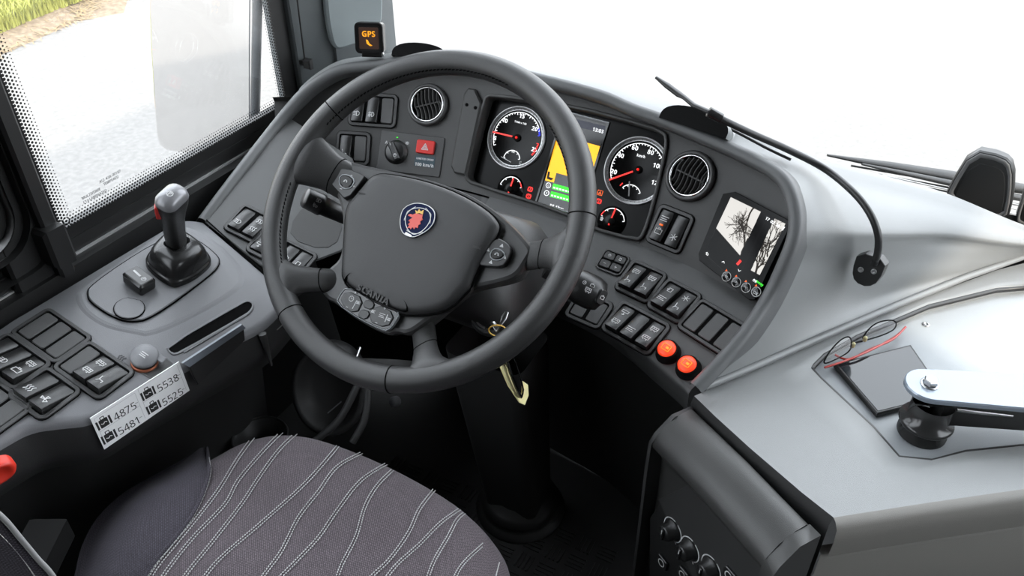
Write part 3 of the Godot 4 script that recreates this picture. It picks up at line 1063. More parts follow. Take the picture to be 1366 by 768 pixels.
func dashboard():
	rim_points()
	CF = face_at(768, 222, 0.001)
	var hole := shrink(cluster_outline(), 0.0012)
	var rim_plane := CF
	CF.origin -= CF.basis.z * 0.016
	var d := thing("dashboard", "dark grey wraparound dashboard moulding with a rounded hood edge and pale top", "dashboard", Transform3D(Basis(), Vector3(-0.5, 0.45, -1.1)))
	for q in [[398, 130], [425, 107], [455, 92], [500, 86], [560, 80], [640, 88], [735, 109], [800, 127], [840, 144], [887, 161], [963, 193], [1012, 217], [1038, 234], [1052, 256], [1059, 285], [1058, 312], [1048, 342], [1022, 397]]:
		var st := find(face, q[0], q[1], 0.03)
		if tops.size() == 0 or st.x > tops[-1] + 0.001:
			tops.append(st.x)
			topt.append(st.y)
	# face
	var crest_end := Vector3.ZERO
	var rows := []
	var smin := -0.452
	var smax: float = tops[-1] + 0.01
	var hood := []
	var front := []
	var cfi := rim_plane.affine_inverse()
	var cut := []
	for i in 241:
		var s := lerpf(smin, smax, i / 240.0)
		var top := maxf(tt(s), CREASE + 0.003)
		var r := []
		for k in 53:
			var q := face(s, lerpf(CREASE, top, k / 52.0))
			var w := cfi * q.origin
			cut.append(absf(w.z) < 0.05 and Geometry2D.is_point_in_polygon(Vector2(w.x, w.y), hole))
			r.append(q.origin)
		rows.append(r)
	var b := B.new()
	for i in 240:
		for k in 52:
			if not (cut[i * 53 + k] or cut[i * 53 + k + 1] or cut[i * 53 + 53 + k] or cut[i * 53 + 54 + k]):
				b.quad(rows[i][k], rows[i + 1][k], rows[i + 1][k + 1], rows[i][k + 1], 1)
	wpart(d, "instrument_face", b, M.dash)
	# underside of the hood
	b = B.new()
	rows = []
	for i in 73:
		var s := lerpf(smin, smax, i / 72.0)
		var t := maxf(tt(s), CREASE + 0.003)
		rows.append([face(s, t - 0.001, 0.0).origin, face(s, t + 0.004, 0.012).origin, face(s, t + 0.001, 0.03).origin])
	b.grid(rows, Vector3(0, -1, 1))
	wpart(d, "hood_underside", b, M.dash)
	# switch shelf on the right
	b = B.new()
	var ends := [find(shelf, 1016, 405), find(shelf, 982, 456), find(shelf, 922, 520)]
	rows = []
	for i in 61:
		var u := i / 60.0
		var se := lerpf(-0.02, ends[2].x, u)
		var w := interp(se, [0.0, 0.3, 0.42, 0.5, 0.575], [0.125, 0.145, 0.160, 0.168, 0.172])
		var r := []
		for k in [[-0.01, 0.0], [0.004, 0.0], [0.01, 0.0], [0.05, 0.0], [0.085, 0.0], [0.12, 0.0], [w - 0.008, 0.0], [w - 0.002, -0.002], [w, -0.008]]:
			var s := lerpf(-0.02, interp(k[0], [0.0, ends[1].y, ends[2].y], [ends[0].x, ends[1].x, ends[2].x]), u)
			if k[0] < 0:
				r.append(face(s, CREASE + 0.0005, 0.0).origin)
			else:
				r.append(shelf(s, k[0], k[1]).origin)
		var e: Vector3 = r[-1]
		r.append(e + Vector3(0, -0.02, -0.003))
		r.append(e + Vector3(0, -0.06, -0.03))
		rows.append(r)
	b.grid(rows, Vector3(0, 1, 0.5))
	wpart(d, "switch_shelf", b, M.shelf)
	# dark lining under the shelf
	b = B.new()
	rows = []
	for i in 61:
		var s := lerpf(-0.45, ends[0].x, i / 60.0)
		var s2 := lerpf(-0.45, ends[2].x, i / 60.0)
		var w := interp(s2, [0.0, 0.3, 0.42, 0.5, 0.575], [0.125, 0.145, 0.160, 0.168, 0.172])
		var e := shelf(s2 - 0.03 * i / 60.0, w - 0.006, -0.014).origin
		if s < -0.02:
			e = face(s, CREASE - 0.012).origin + Vector3(0, -0.01, 0.02)
		rows.append([face(s, CREASE - 0.003, -0.004).origin, e + Vector3(0, -0.006, -0.006), e + Vector3(0, -0.10, -0.06), e + Vector3(0, -0.5, -0.12)])
	b.grid(rows, Vector3(0, 0, 1))
	wpart(d, "knee_lining", b, M.black)
	# rim
	var path := spline(rim_c, 5)
	b = B.new()
	rows = []
	for i in path.size():
		var dv: Vector3 = (path[mini(i + 1, path.size() - 1)] - path[maxi(i - 1, 0)]).normalized()
		var f: Transform3D = rim_f[mini(i / 5, rim_f.size() - 1)]
		var f2: Transform3D = rim_f[mini(i / 5 + 1, rim_f.size() - 1)]
		var n: Vector3 = f.basis.z.lerp(f2.basis.z, (i % 5) / 5.0).normalized()
		var o := n.cross(dv).normalized()   # outward, away from the face
		n = dv.cross(o).normalized()
		var p: Vector3 = path[i]
		var sk: float = interp(proj(p).y, [330, 410], [0.028, 0.008]) if proj(p).x > 800 else 0.028
		var so: float = interp(proj(p).y, [440, 480], [0.03, 0.008]) if proj(p).x > 800 else 0.03
		rows.append([p - o * 0.010 - n * sk, p - o * 0.010 - n * 0.004, p - o * 0.0085, p - o * 0.004 + n * 0.003, p + o * 0.003 + n * 0.003, p + o * 0.008, p + o * 0.010 - n * 0.005, p + o * 0.011 - n * minf(0.016, so * 0.7), p + o * 0.011 - n * so])
	b.grid(rows, Vector3(0, 0.6, 0.8))
	wpart(d, "hood_rim", b, M.rim)
	# pale top behind the rim
	b = B.new()
	rows = []
	for i in range(20, 14 * 5 + 2):
		var p: Vector3 = path[i]
		var q := proj(p)
		var w := interp(q.x, [430, 520, 700, 840, 960, 1012], [3, 4, 7, 14, 20, 16])
		# crest a little ahead of the rim
		var f: Transform3D = rim_f[mini(i / 5, rim_f.size() - 1)]
		var fw := -f.basis.z
		fw.y = 0
		fw = fw.normalized()
		var depth: float = interp(q.x, [430, 700, 840, 960, 1012], [0.03, 0.04, 0.05, 0.06, 0.05])
		var c := p + fw * depth
		c = onp(q.x + w * 0.45, q.y - 9 - w, c, fw)
		if i == 66:
			crest_end = c
		rows.append([p - fw * -0.006 + Vector3(0, 0.004, 0), p.lerp(c, 0.35) + Vector3(0, 0.003, 0), c, c + fw * 0.04 + Vector3(0, -0.02, 0), c + fw * 0.16 + Vector3(0, -0.13, 0), c + fw * 0.3 + Vector3(0, -0.22, 0)])
	b.grid(rows, Vector3(0, 1, 0))
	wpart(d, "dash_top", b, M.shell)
	# left shelf: from the console seam up to the face
	var L := lshelf()
	b = B.new()
	b.xf = L
	var ol := outline(L, [273, 295, 290, 262, 330, 205, 376, 150, 470, 210, 490, 268, 468, 318, 456, 334, 420, 348, 402, 362, 389, 386])
	b.puck(ol, [[0, -0.003], [0, -0.002], [0.002, 0.0]], 0)
	wpart(d, "side_switch_shelf", b, M.shelf)
	# thin seam where the shelf meets the console
	b = B.new()
	b.tube([pf(L, 274, 292, 0.0005), pf(L, 330, 343, 0.0005), pf(L, 384, 393, 0.0005)], 0.0012, 6)
	wpart(d, "seam", b, M.pit)
	# pocket behind the wheel on the left
	b = B.new()
	b.xf = L
	ol = outline(L, [386, 318, 392, 288, 425, 262, 455, 268, 456, 318, 432, 334])
	b.puck(smooth2(ol, 1), [[0, 0.0], [0, 0.0008]])
	wpart(d, "pocket", b, M.dash)
	# side shell: crest, top, soft edge, side wall down to the console ridge
	var cols := []
	var fz := func(x, y): return face_at(x, y, 0.028).origin
	var R0 := [crest_end + Vector3(0, 0.0015, 0), ony(1006, 178, 0.732), ony(1100, 213, 0.682), ony(1180, 234, 0.637), ony(1263, 258, 0.60), ony(1366, 302, 0.555), ony(1480, 338, 0.515)]
	var R1 := [fz.call(918, 173), ony(1040, 205, 0.724), ony(1105, 236, 0.682), ony(1180, 256, 0.637), ony(1263, 277, 0.60), ony(1366, 309, 0.554), ony(1480, 336, 0.514)]
	var R2 := [fz.call(1042, 236), ony(1082, 247, 0.706), ony(1124, 265, 0.672), ony(1190, 282, 0.633), ony(1263, 296, 0.597), ony(1366, 317, 0.551), ony(1480, 334, 0.513)]
	var R3 := [fz.call(1062, 285), ony(1096, 296, 0.68), ony(1136, 306, 0.651), ony(1195, 310, 0.62), ony(1263, 313, 0.585), ony(1366, 326, 0.544), ony(1480, 332, 0.512)]
	var R4 := [fz.call(1060, 318), ony(1090, 325, 0.655), ony(1132, 326, 0.628), ony(1193, 324, 0.60), ony(1265, 322, 0.568), ony(1366, 331, 0.534), ony(1480, 328, 0.51)]
	var R5 := [fz.call(1047, 350), ony(1078, 352, 0.62), ony(1122, 350, 0.595), ony(1190, 345, 0.572), ony(1272, 338, 0.548), ony(1366, 336, 0.523), ony(1480, 322, 0.507)]
	var R6 := [fz.call(1022, 400), ony(1048, 402, 0.575), ony(1110, 388, 0.552), ony(1192, 372, 0.54), ony(1280, 354, 0.526), ony(1366, 340, 0.513), ony(1480, 314, 0.505)]
	var R7 := [shelf_at(986, 452, 0.016).origin, ony(1024, 446, 0.54), ony(1100, 424, 0.522), ony(1194, 390, 0.515), ony(1286, 364, 0.510), ony(1366, 343, 0.506), ony(1480, 306, 0.503)]
	var R8 := [ony(934, 522, 0.502), ony(1006, 492, 0.502), ony(1100, 451, 0.502), ony(1200, 408, 0.502), ony(1290, 372, 0.502), ony(1366, 345, 0.502), ony(1480, 298, 0.502)]
	var Rm := []
	for p in R0:
		Rm.append(p + Vector3(0.0, -0.07, -0.02))
	var Rr := []
	for R in [Rm, R0, R1, R2, R3, R4, R5, R6, R7, R8]:
		Rr.append(spline(R, 6))
	for j in Rr[0].size():
		var c := []
		for R in Rr:
			c.append(R[j])
		cols.append(spline(c, 4))
	b = B.new()
	b.grid(cols, Vector3(0, 1, 0.5))
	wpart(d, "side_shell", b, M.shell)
	b = B.new()
	b.tube([ony(940, 516, 0.507), ony(1006, 489, 0.507), ony(1100, 448, 0.507), ony(1200, 405, 0.507), ony(1290, 369, 0.507), ony(1366, 342, 0.507)], 0.0055, 8)
	wpart(d, "bead", b, M.shell)

func lshelf() -> Transform3D:
	# plane of the left switch shelf: rolled towards the driver and rising forwards
	var o := onx(268, 298, -0.968)
	var a := Vector3(cos(deg_to_rad(15)), -sin(deg_to_rad(15)), 0)
	var c := Vector3(0, sin(deg_to_rad(16)), -cos(deg_to_rad(16)))
	var n := a.cross(c).normalized()
	a = c.cross(n).normalized()
	return Transform3D(Basis(a, c, n), o)

# ------------------------------------------------------------------ right-hand console with its tray, and the heater pod
const RY := 0.5
func right_console():
	var c := thing("right_console", "pale grey flat console top on the right with a sunken tray", "console", Transform3D(Basis(), Vector3(0.15, 0.0, -0.95)))
	var up := func(a: Array, h: float) -> Array:
		var r := []
		for i in range(0, a.size(), 2):
			r.append(ony(a[i], a[i + 1], h))
		return r
	# outer edge and tray edge walked together
	var outer: Array = up.call([926, 528, 1000, 496, 1060, 470, 1130, 440, 1230, 397, 1330, 360, 1385, 346, 1600, 500, 1600, 620, 1480, 636, 1366, 652, 1240, 670, 1150, 684, 1112, 690, 1070, 657, 1000, 597, 955, 556], RY)
	var inner: Array = up.call([1083, 489, 1086, 484, 1100, 470, 1145, 445, 1240, 405, 1330, 383, 1420, 376, 1560, 500, 1540, 590, 1450, 590, 1366, 592, 1290, 600, 1245, 612, 1200, 607, 1165, 567, 1125, 530, 1095, 502], RY)
	var rows := []
	for j in outer.size():
		var o: Vector3 = outer[j]
		var i: Vector3 = inner[j]
		var dn := Vector3(0, -1, 0)
		var dir := (i - o).normalized()
		rows.append([o, o.lerp(i, 0.3), o.lerp(i, 0.7), i - dir * 0.004, i + dn * 0.003, i + dir * 0.002 + dn * 0.02])
	rows.append(rows[0])
	var b := B.new()
	b.grid(rows, Vector3.UP)
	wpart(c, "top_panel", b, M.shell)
	b = B.new()
	var fl := []
	for j in inner.size():
		fl.append(inner[j] + Vector3(0, -0.016, 0))
	var ctr := ony(1330, 490, RY - 0.016)
	var fr2 := fl.duplicate()
	fr2.reverse()
	b.fan(fr2, ctr)
	wpart(c, "tray_floor", b, M.tray)
	# dark gasket round the tray
	b = B.new()
	var loop := inner.duplicate()
	loop.append(inner[0])
	var lp := []
	for p in loop:
		lp.append(p + Vector3(0, -0.006, 0))
	b.tube(lp, 0.0045, 6, false)
	wpart(c, "tray_gasket", b, M.rubber)
	# screw in the tray
	b = B.new()
	b.xf = Transform3D(Basis(Vector3.RIGHT, Vector3.FORWARD, Vector3.UP), ony(1235, 433, RY - 0.016))
	b.lathe([[0.0055, 0], [0.0055, 0.0015], [0.003, 0.002], [0.0028, 0.0008], [0, 0.0008]], 16)
	wpart(c, "tray_screw", b, M.steel)
	# rounded front lip and the panel under it
	var e := [ony(1112, 690, RY), ony(1150, 684, RY), ony(1240, 670, RY), ony(1366, 652, RY), ony(1480, 636, RY), ony(1600, 620, RY)]
	rows = []
	var es := spline(e, 4)
	for i in es.size():
		var dv: Vector3 = (es[mini(i + 1, es.size() - 1)] - es[maxi(i - 1, 0)]).normalized()
		var o := Vector3(-dv.z, 0, dv.x)
		if o.z < 0:
			o = -o
		var p: Vector3 = es[i]
		rows.append([p, p + o * 0.006 + Vector3(0, -0.002, 0), p + o * 0.012 + Vector3(0, -0.009, 0), p + o * 0.014 + Vector3(0, -0.03, 0), p + o * 0.013 + Vector3(0, -0.058, 0)])
	b = B.new()
	b.grid(rows, Vector3(0, 0.3, 1))
	wpart(c, "front_lip", b, M.lip)
	b = B.new()
	rows = []
	for i in es.size():
		var p: Vector3 = es[i]
		rows.append([p + Vector3(-0.003, -0.058, -0.002), p + Vector3(0.0, -0.062, 0.008), p + Vector3(0, -0.07, 0.012), p + Vector3(0, -0.2, 0.01), p + Vector3(0, -0.5, 0.0)])
	b.grid(rows, Vector3(0, 0.3, 1))
	wpart(c, "lower_panel", b, M.lip)
	b = B.new()
	rows = []
	for q in [[926, 528], [955, 556], [1000, 597], [1070, 657], [1112, 690]]:
		var p := ony(q[0], q[1], RY)
		rows.append([p, p + Vector3(-0.002, -0.012, 0.003), p + Vector3(0, -0.5, 0)])
	b.grid(rows, Vector3(-1, 0, 1))
	wpart(c, "side_skin", b, M.side)
	heater_pod()

func heater_pod():
	var p0 := ony(936, 538, 0.492)
	var p1 := ony(1092, 690, 0.492)
	var ax := (p1 - p0).normalized()
	var nh := Vector3(-ax.z, 0, ax.x)      # towards the driver
	if nh.z < 0:
		nh = -nh
	var ln := p0.distance_to(p1)
	var lo := ony(888, 588, 0.462)
	var reach := (lo - p0).dot(nh)
	var t := thing("heater_pod", "dark rounded control pod against the right console with three rotary heater knobs", "control panel", Transform3D(Basis(ax, Vector3.UP, nh), Vector3(p0.x, 0, p0.z) + nh * 0.013))
	# shell profile in (towards driver, height); spine along ax
	var prof := [[0.0, 0.488], [0.006, 0.4935], [reach * 0.35, 0.492], [reach * 0.7, 0.483], [reach * 0.93, 0.468], [reach, 0.455], [reach * 0.97, 0.447], [reach * 0.72, 0.437], [reach * 0.66, 0.40], [reach * 0.62, 0.25], [reach * 0.58, 0.0]]
	var rows := []
	for k in 13:
		var u: float = ln * k / 12.0
		var r := []
		for i in prof.size():
			var sk: float = 1.0 - 0.06 * sin(PI * k / 12.0)
			r.append(Vector3(u, prof[i][1] - 0.003 * absf(k - 6) / 6.0, prof[i][0] * (1.0 if i < 7 else sk)))
		rows.append(r)
	var b := B.new()
	b.grid(rows, Vector3(0, 0.5, 1))
	part(t, "pod_shell", b, M.pod)
	# end walls: rounded frame sides
	for k in 2:
		b = B.new()
		var u: float = [-0.006, ln + 0.0][k]
		var rr := []
		for w in [0.0, 0.006 + 0.012 * k]:
			var r := []
			for q in [[0.0, 0.488], [reach * 0.5, 0.488], [reach * 0.9, 0.466], [reach * 1.02, 0.452], [reach * 1.03, 0.40], [reach * 0.98, 0.25], [reach * 0.9, 0.0], [0, 0]]:
				r.append(Vector3(u + w, q[1], q[0]))
			rr.append(r)
		b.grid(rr, Vector3(0, 1, 1), true, 2)
		b.fan(rr[0], Vector3(u, 0.25, reach * 0.4), false, 3)
		b.fan(rr[1], Vector3(u + 0.006 + 0.012 * k, 0.25, reach * 0.4), true, 3)
		part(t, "pod_end", b, [M.side, M.pod][k])
	# flat inner panel and lower control strip
	var base := world_of(t)
	var pn := Vector3(0, 0.05, 1).normalized()
	var F := base * Transform3D(Basis(Vector3.RIGHT, pn.cross(Vector3.RIGHT), pn), Vector3(0, 0.36, reach * 0.66 + 0.004))
	var ti := base.affine_inverse()
	b = B.new()
	b.xf = ti * F
	var ol := outline(F, [880, 665, 932, 640, 1034, 738, 1020, 790, 940, 800])
	b.puck(ol, [[0, -0.006], [0, 0.002], [0.001, 0.003]])
	part(t, "storage_flap", b, M.side)
	b = B.new()
	b.xf = ti * F
	ol = outline(F, [884, 668, 990, 772, 985, 860, 868, 800, 868, 690])
	b.puck(ol, [[0, -0.006], [0, 0.001], [0.001, 0.002]])
	part(t, "control_plate", b, M.black)
	var kn := [[898, 706], [921, 732], [949, 757]]
	for i in 3:
		var o := Transform3D(F.basis, pf(F, kn[i][0], kn[i][1], 0.003))
		b = B.new()
		b.xf = ti * o
		b.lathe([[0.0165, 0], [0.0165, 0.003], [0.0135, 0.004], [0.012, 0.016], [0.0105, 0.018], [0, 0.018]], 28)
		b.box(Vector3(0, 0, 0.019), Vector3(0.004, 0.021, 0.005), 0.001)
		var kp := part(t, "rotary_knob", b, M.key)
		b = B.new()
		b.xf = ti * o
		b.arc(0.0185, 0.0016, -0.9, 1.2, 0.0005)
		b.arc(0.0185, 0.0016, 1.5, 3.9, 0.0005)
		b.bar(Vector2(0, 0.002), Vector2(0, 0.010), 0.0012, 0.0215)
		b.bar(Vector2(-0.012, -0.019), Vector2(-0.009, -0.016), 0.0014, 0.0005)
		b.bar(Vector2(0.012, -0.019), Vector2(0.009, -0.016), 0.0014, 0.0005)
		stuff(part(kp, "scale_mark", b, M.mark))
	for q in [[885, 749], [913, 765], [975, 766]]:
		var o := Transform3D(F.basis, pf(F, q[0], q[1], 0.003))
		b = B.new()
		b.xf = ti * o
		b.puck(rrect(0.022, 0.02, 0.004), [[0, 0], [0, 0.003], [0.001, 0.004]])
		var bp := part(t, "push_button", b, M.key)
		b = B.new()
		b.xf = ti * o
		b.arc(0.006, 0.0014, 0, TAU, 0.0042)
		part(bp, "symbol", b, M.mark)

# ------------------------------------------------------------------ left console
var LC: Transform3D     # plane of its top: rolled 17 degrees towards the driver
var LS: Transform3D     # plane of its driver-side flank
func left_planes():
	var r := deg_to_rad(17)
	var o := onx(0, 440, -1.0)
	LC = Transform3D(Basis(Vector3(cos(r), -sin(r), 0), Vector3(0, 0, -1), Vector3(sin(r), cos(r), 0)), o)
	var e0 := pf(LC, 117, 558)
	var e1 := pf(LC, 378, 415)
	var y := (e1 - e0)
	y.y = 0
	y = y.normalized()          # forwards along the flank
	var n := Vector3(-y.z, 0, y.x)
	if n.x < 0:
		n = -n
	n = (n + Vector3(0, 0.12, 0)).normalized()
	var u := n.cross(y).normalized()
	if u.y < 0:
		u = -u
	# x backwards-to-forwards so that lettering reads along the flank
	LS = Transform3D(Basis(y, u, y.cross(u).normalized()), e0)

func left_console():
	left_planes()
	var c := thing("left_console", "grey side console under the window carrying the gear lever and switches", "console", Transform3D(Basis(), Vector3(-0.9, 0, -0.5)))
	# top: outline walked with the edge against the wall, driver side rounded over into the flank
	var near := []
	for q in [[-120, 660], [0, 588], [38, 569], [75, 563], [117, 557], [160, 534], [249, 485], [310, 453], [352, 430], [385, 395]]:
		near.append(pf(LC, q[0], q[1]))
	var far := []
	for q in [[-150, 545], [0, 437], [40, 412], [80, 388], [120, 364], [165, 337], [205, 313], [225, 301], [245, 293], [268, 295]]:
		far.append(pf(LC, q[0], q[1]))
	near = spline(near, 4)
	far = spline(far, 4)
	var rows := []
	var nrm := LC.basis.z
	for i in near.size():
		var n: Vector3 = near[i]
		var f: Vector3 = far[i]
		var dv := (n - f).normalized()
		var dep := Vector3(0.25, 0, 0.05).normalized()
		rows.append([f - Vector3(0.0, 0.10, 0), f - nrm * 0.006, f + dv * 0.004, f.lerp(n, 0.3), f.lerp(n, 0.6), n - dv * 0.008, n - dv * 0.002 - nrm * 0.002, n + Vector3(0.001, -0.008, 0), n + Vector3(0.004, -0.05, 0.0)])
	var b := B.new()
	b.grid(rows, Vector3(0.3, 1, 0))
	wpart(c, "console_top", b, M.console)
	# flank down to the floor
	rows = []
	for i in near.size():
		var n: Vector3 = near[i]
		rows.append([n + Vector3(0.0015, -0.012, 0), n + Vector3(0.005, -0.05, 0), n + Vector3(-0.01, -0.085, 0.0), n + Vector3(-0.09, -0.135, 0), n + Vector3(-0.12, -0.36, 0), n + Vector3(-0.12, -0.54, 0)])
	b = B.new()
	b.grid(rows, Vector3(1, 0, 0.3))
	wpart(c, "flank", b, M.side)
	# joint line along the lower flank
	b = B.new()
	b.tube([pf(LS, 370, 440, 0.004), pf(LS, 384, 427, 0.004)], 0.0012, 6)
	b.tube([pf(LS, 350, 445, 0.006), pf(LS, 362, 487, 0.006)], [0.006, 0.002], 8)
	wpart(c, "rib", b, M.dash)
	# two round recesses low in the flank (cup wells)
	for q in [[347, 556, 0.038]]:
		var o := Transform3D(Basis(Vector3.RIGHT, Vector3.FORWARD, Vector3.UP), at(q[0], q[1] + 26, 1.42))
		b = B.new()
		b.xf = o
		b.torus(q[2] + 0.008, 0.0022, 0, TAU, 40, 8)
		b.lathe([[q[2] + 0.008, 0.0], [q[2], -0.004], [q[2] - 0.006, -0.06]], 32)
		wpart(c, "cup_well", b, M.black)
	# tray slot beside the gear lever
	b = B.new()
	b.xf = LC
	var ol := outline(LC, [760, 218, 1100, 20, 1130, 8, 1150, 20, 1142, 44, 1120, 66, 815, 240, 785, 246], 0, 400, 3.4125)
	b.puck(smooth2(ol, 1), [[0, 0.0], [0, 0.0006]])
	var slot := wpart(c, "tray_slot", b, M.pit)
	b = B.new()
	b.xf = LC
	var ol2 := smooth2(outline(LC, [752, 214, 1098, 8, 1130, -2, 1158, 16, 1150, 50, 1126, 72, 818, 250, 780, 254], 0, 400, 3.4125), 1)
	b.frame(ol2, smooth2(ol, 1), 0.0, 0.002)
	wpart(c, "slot_rim", b, M.console)
	b = B.new()
	b.xf = LC
	var pa := loc(LC, 245, 470)
	var pb := loc(LC, 332, 418)
	b.bar(pa, pb, 0.004, 0.0006, 0.001)
	wpart(c, "slot_floor", b, M.console)
	# low raised field round the gear plate
	b = B.new()
	b.xf = LC
	ol = smooth2(outline(LC, [355, 590, 365, 560, 690, 340, 760, 285, 860, 265, 1010, 360, 1110, 480, 1080, 560, 700, 760, 600, 740, 480, 715, 385, 650], 0, 225, 3.4125), 2)
	b.puck(ol, [[-0.004, 0.0], [0.0, 0.001], [0.004, 0.0016]], 0)
	wpart(c, "gear_field", b, M.console)

# ------------------------------------------------------------------ footwell: post, gaiter and pedal-side fittings
func footwell():
	var b := B.new()
	var top := at(655, 500, 1.36)
	var foot := ony(694, 676, 0.0)
	top = Vector3(foot.x - 0.035, 0.42, foot.z + 0.02)
	var t := thing("column_post", "black floor post carrying the steering column, in the dark footwell", "steering column", Transform3D(Basis(), foot))
	var rows := []
	for k in 7:
		var p := foot.lerp(top, k / 6.0)
		var w: float = interp(k, [0, 6], [0.052, 0.070])
		var r := []
		for q in rrect(w * 2, w * 1.7, 0.02, 4):
			r.append(p + Vector3(q.x, 0, -q.y))
		rows.append(r)
	b.grid(rows, Vector3.ZERO, true)
	wpart(t, "post", b, M.post)
	b = B.new()
	b.xf = Transform3D(Basis(Vector3.RIGHT, Vector3.FORWARD, Vector3.UP), foot)
	b.lathe([[0.085, 0.0], [0.085, 0.006], [0.075, 0.012], [0.07, 0.02], [0.075, 0.028], [0.062, 0.036], [0.05, 0.05]], 32)
	wpart(t, "floor_gaiter", b, M.black)
	# round black drum low behind the wheel on the left, with a second curved guard beside it
	var o := Transform3D(Basis(), at(438, 520, 1.42))
	o.basis = Basis(Vector3(0.93, 0, -0.36).normalized(), Vector3(0, 1, 0), Vector3(0.36, 0, 0.93).normalized()) * Basis(Vector3.RIGHT, -0.5)
	t = thing("loudspeaker", "round black speaker ring low in the footwell left of the steering post", "speaker", o)
	b = B.new()
	b.lathe([[0.066, -0.03], [0.066, 0.0], [0.062, 0.004], [0.055, 0.002], [0.052, -0.02], [0.03, -0.028], [0, -0.03]], 40, Vector3.ZERO, true, 1.25)
	part(t, "ring", b, M.side)
	b = B.new()
	b.bar(Vector2(-0.004, -0.045), Vector2(0.02, -0.022), 0.002, -0.012, 0.001)
	part(t, "badge_line", b, M.satin)
	b = B.new()
	var g0 := at(462, 600, 1.44)
	var pts := []
	for q in [[420, 588], [452, 560], [474, 520], [486, 495], [491, 520], [486, 560], [470, 590]]:
		pts.append(at(q[0], q[1], 1.34))
	b.tube(spline(pts, 5), 0.006, 8)
	t = thing("cable_guard", "black looped hose hanging beside the round speaker in the footwell", "hose", Transform3D(Basis(), g0))
	wpart(t, "hose", b, M.side)
	# shiny lever end seen through the lower wheel opening, and a bolt head on the post
	b = B.new()
	var a0 := at(474, 482, 1.40)
	var a1 := at(480, 464, 1.42)
	t = thing("pedal_link", "short metal rod seen through the lower left opening of the steering wheel", "rod", Transform3D(Basis(), a0))
	b.tube([a0, a1], 0.0035, 8)
	wpart(t, "rod", b, M.steel)
	b = B.new()
	var bo := at(525, 536, 1.5)
	t = thing("release_button", "small round black floor button below the bottom of the steering wheel", "button", Transform3D(Basis(Vector3.RIGHT, -0.6), bo))
	b.lathe([[0.010, -0.01], [0.010, 0.0], [0.008, 0.003], [0, 0.004]], 20)
	part(t, "cap", b, M.console)

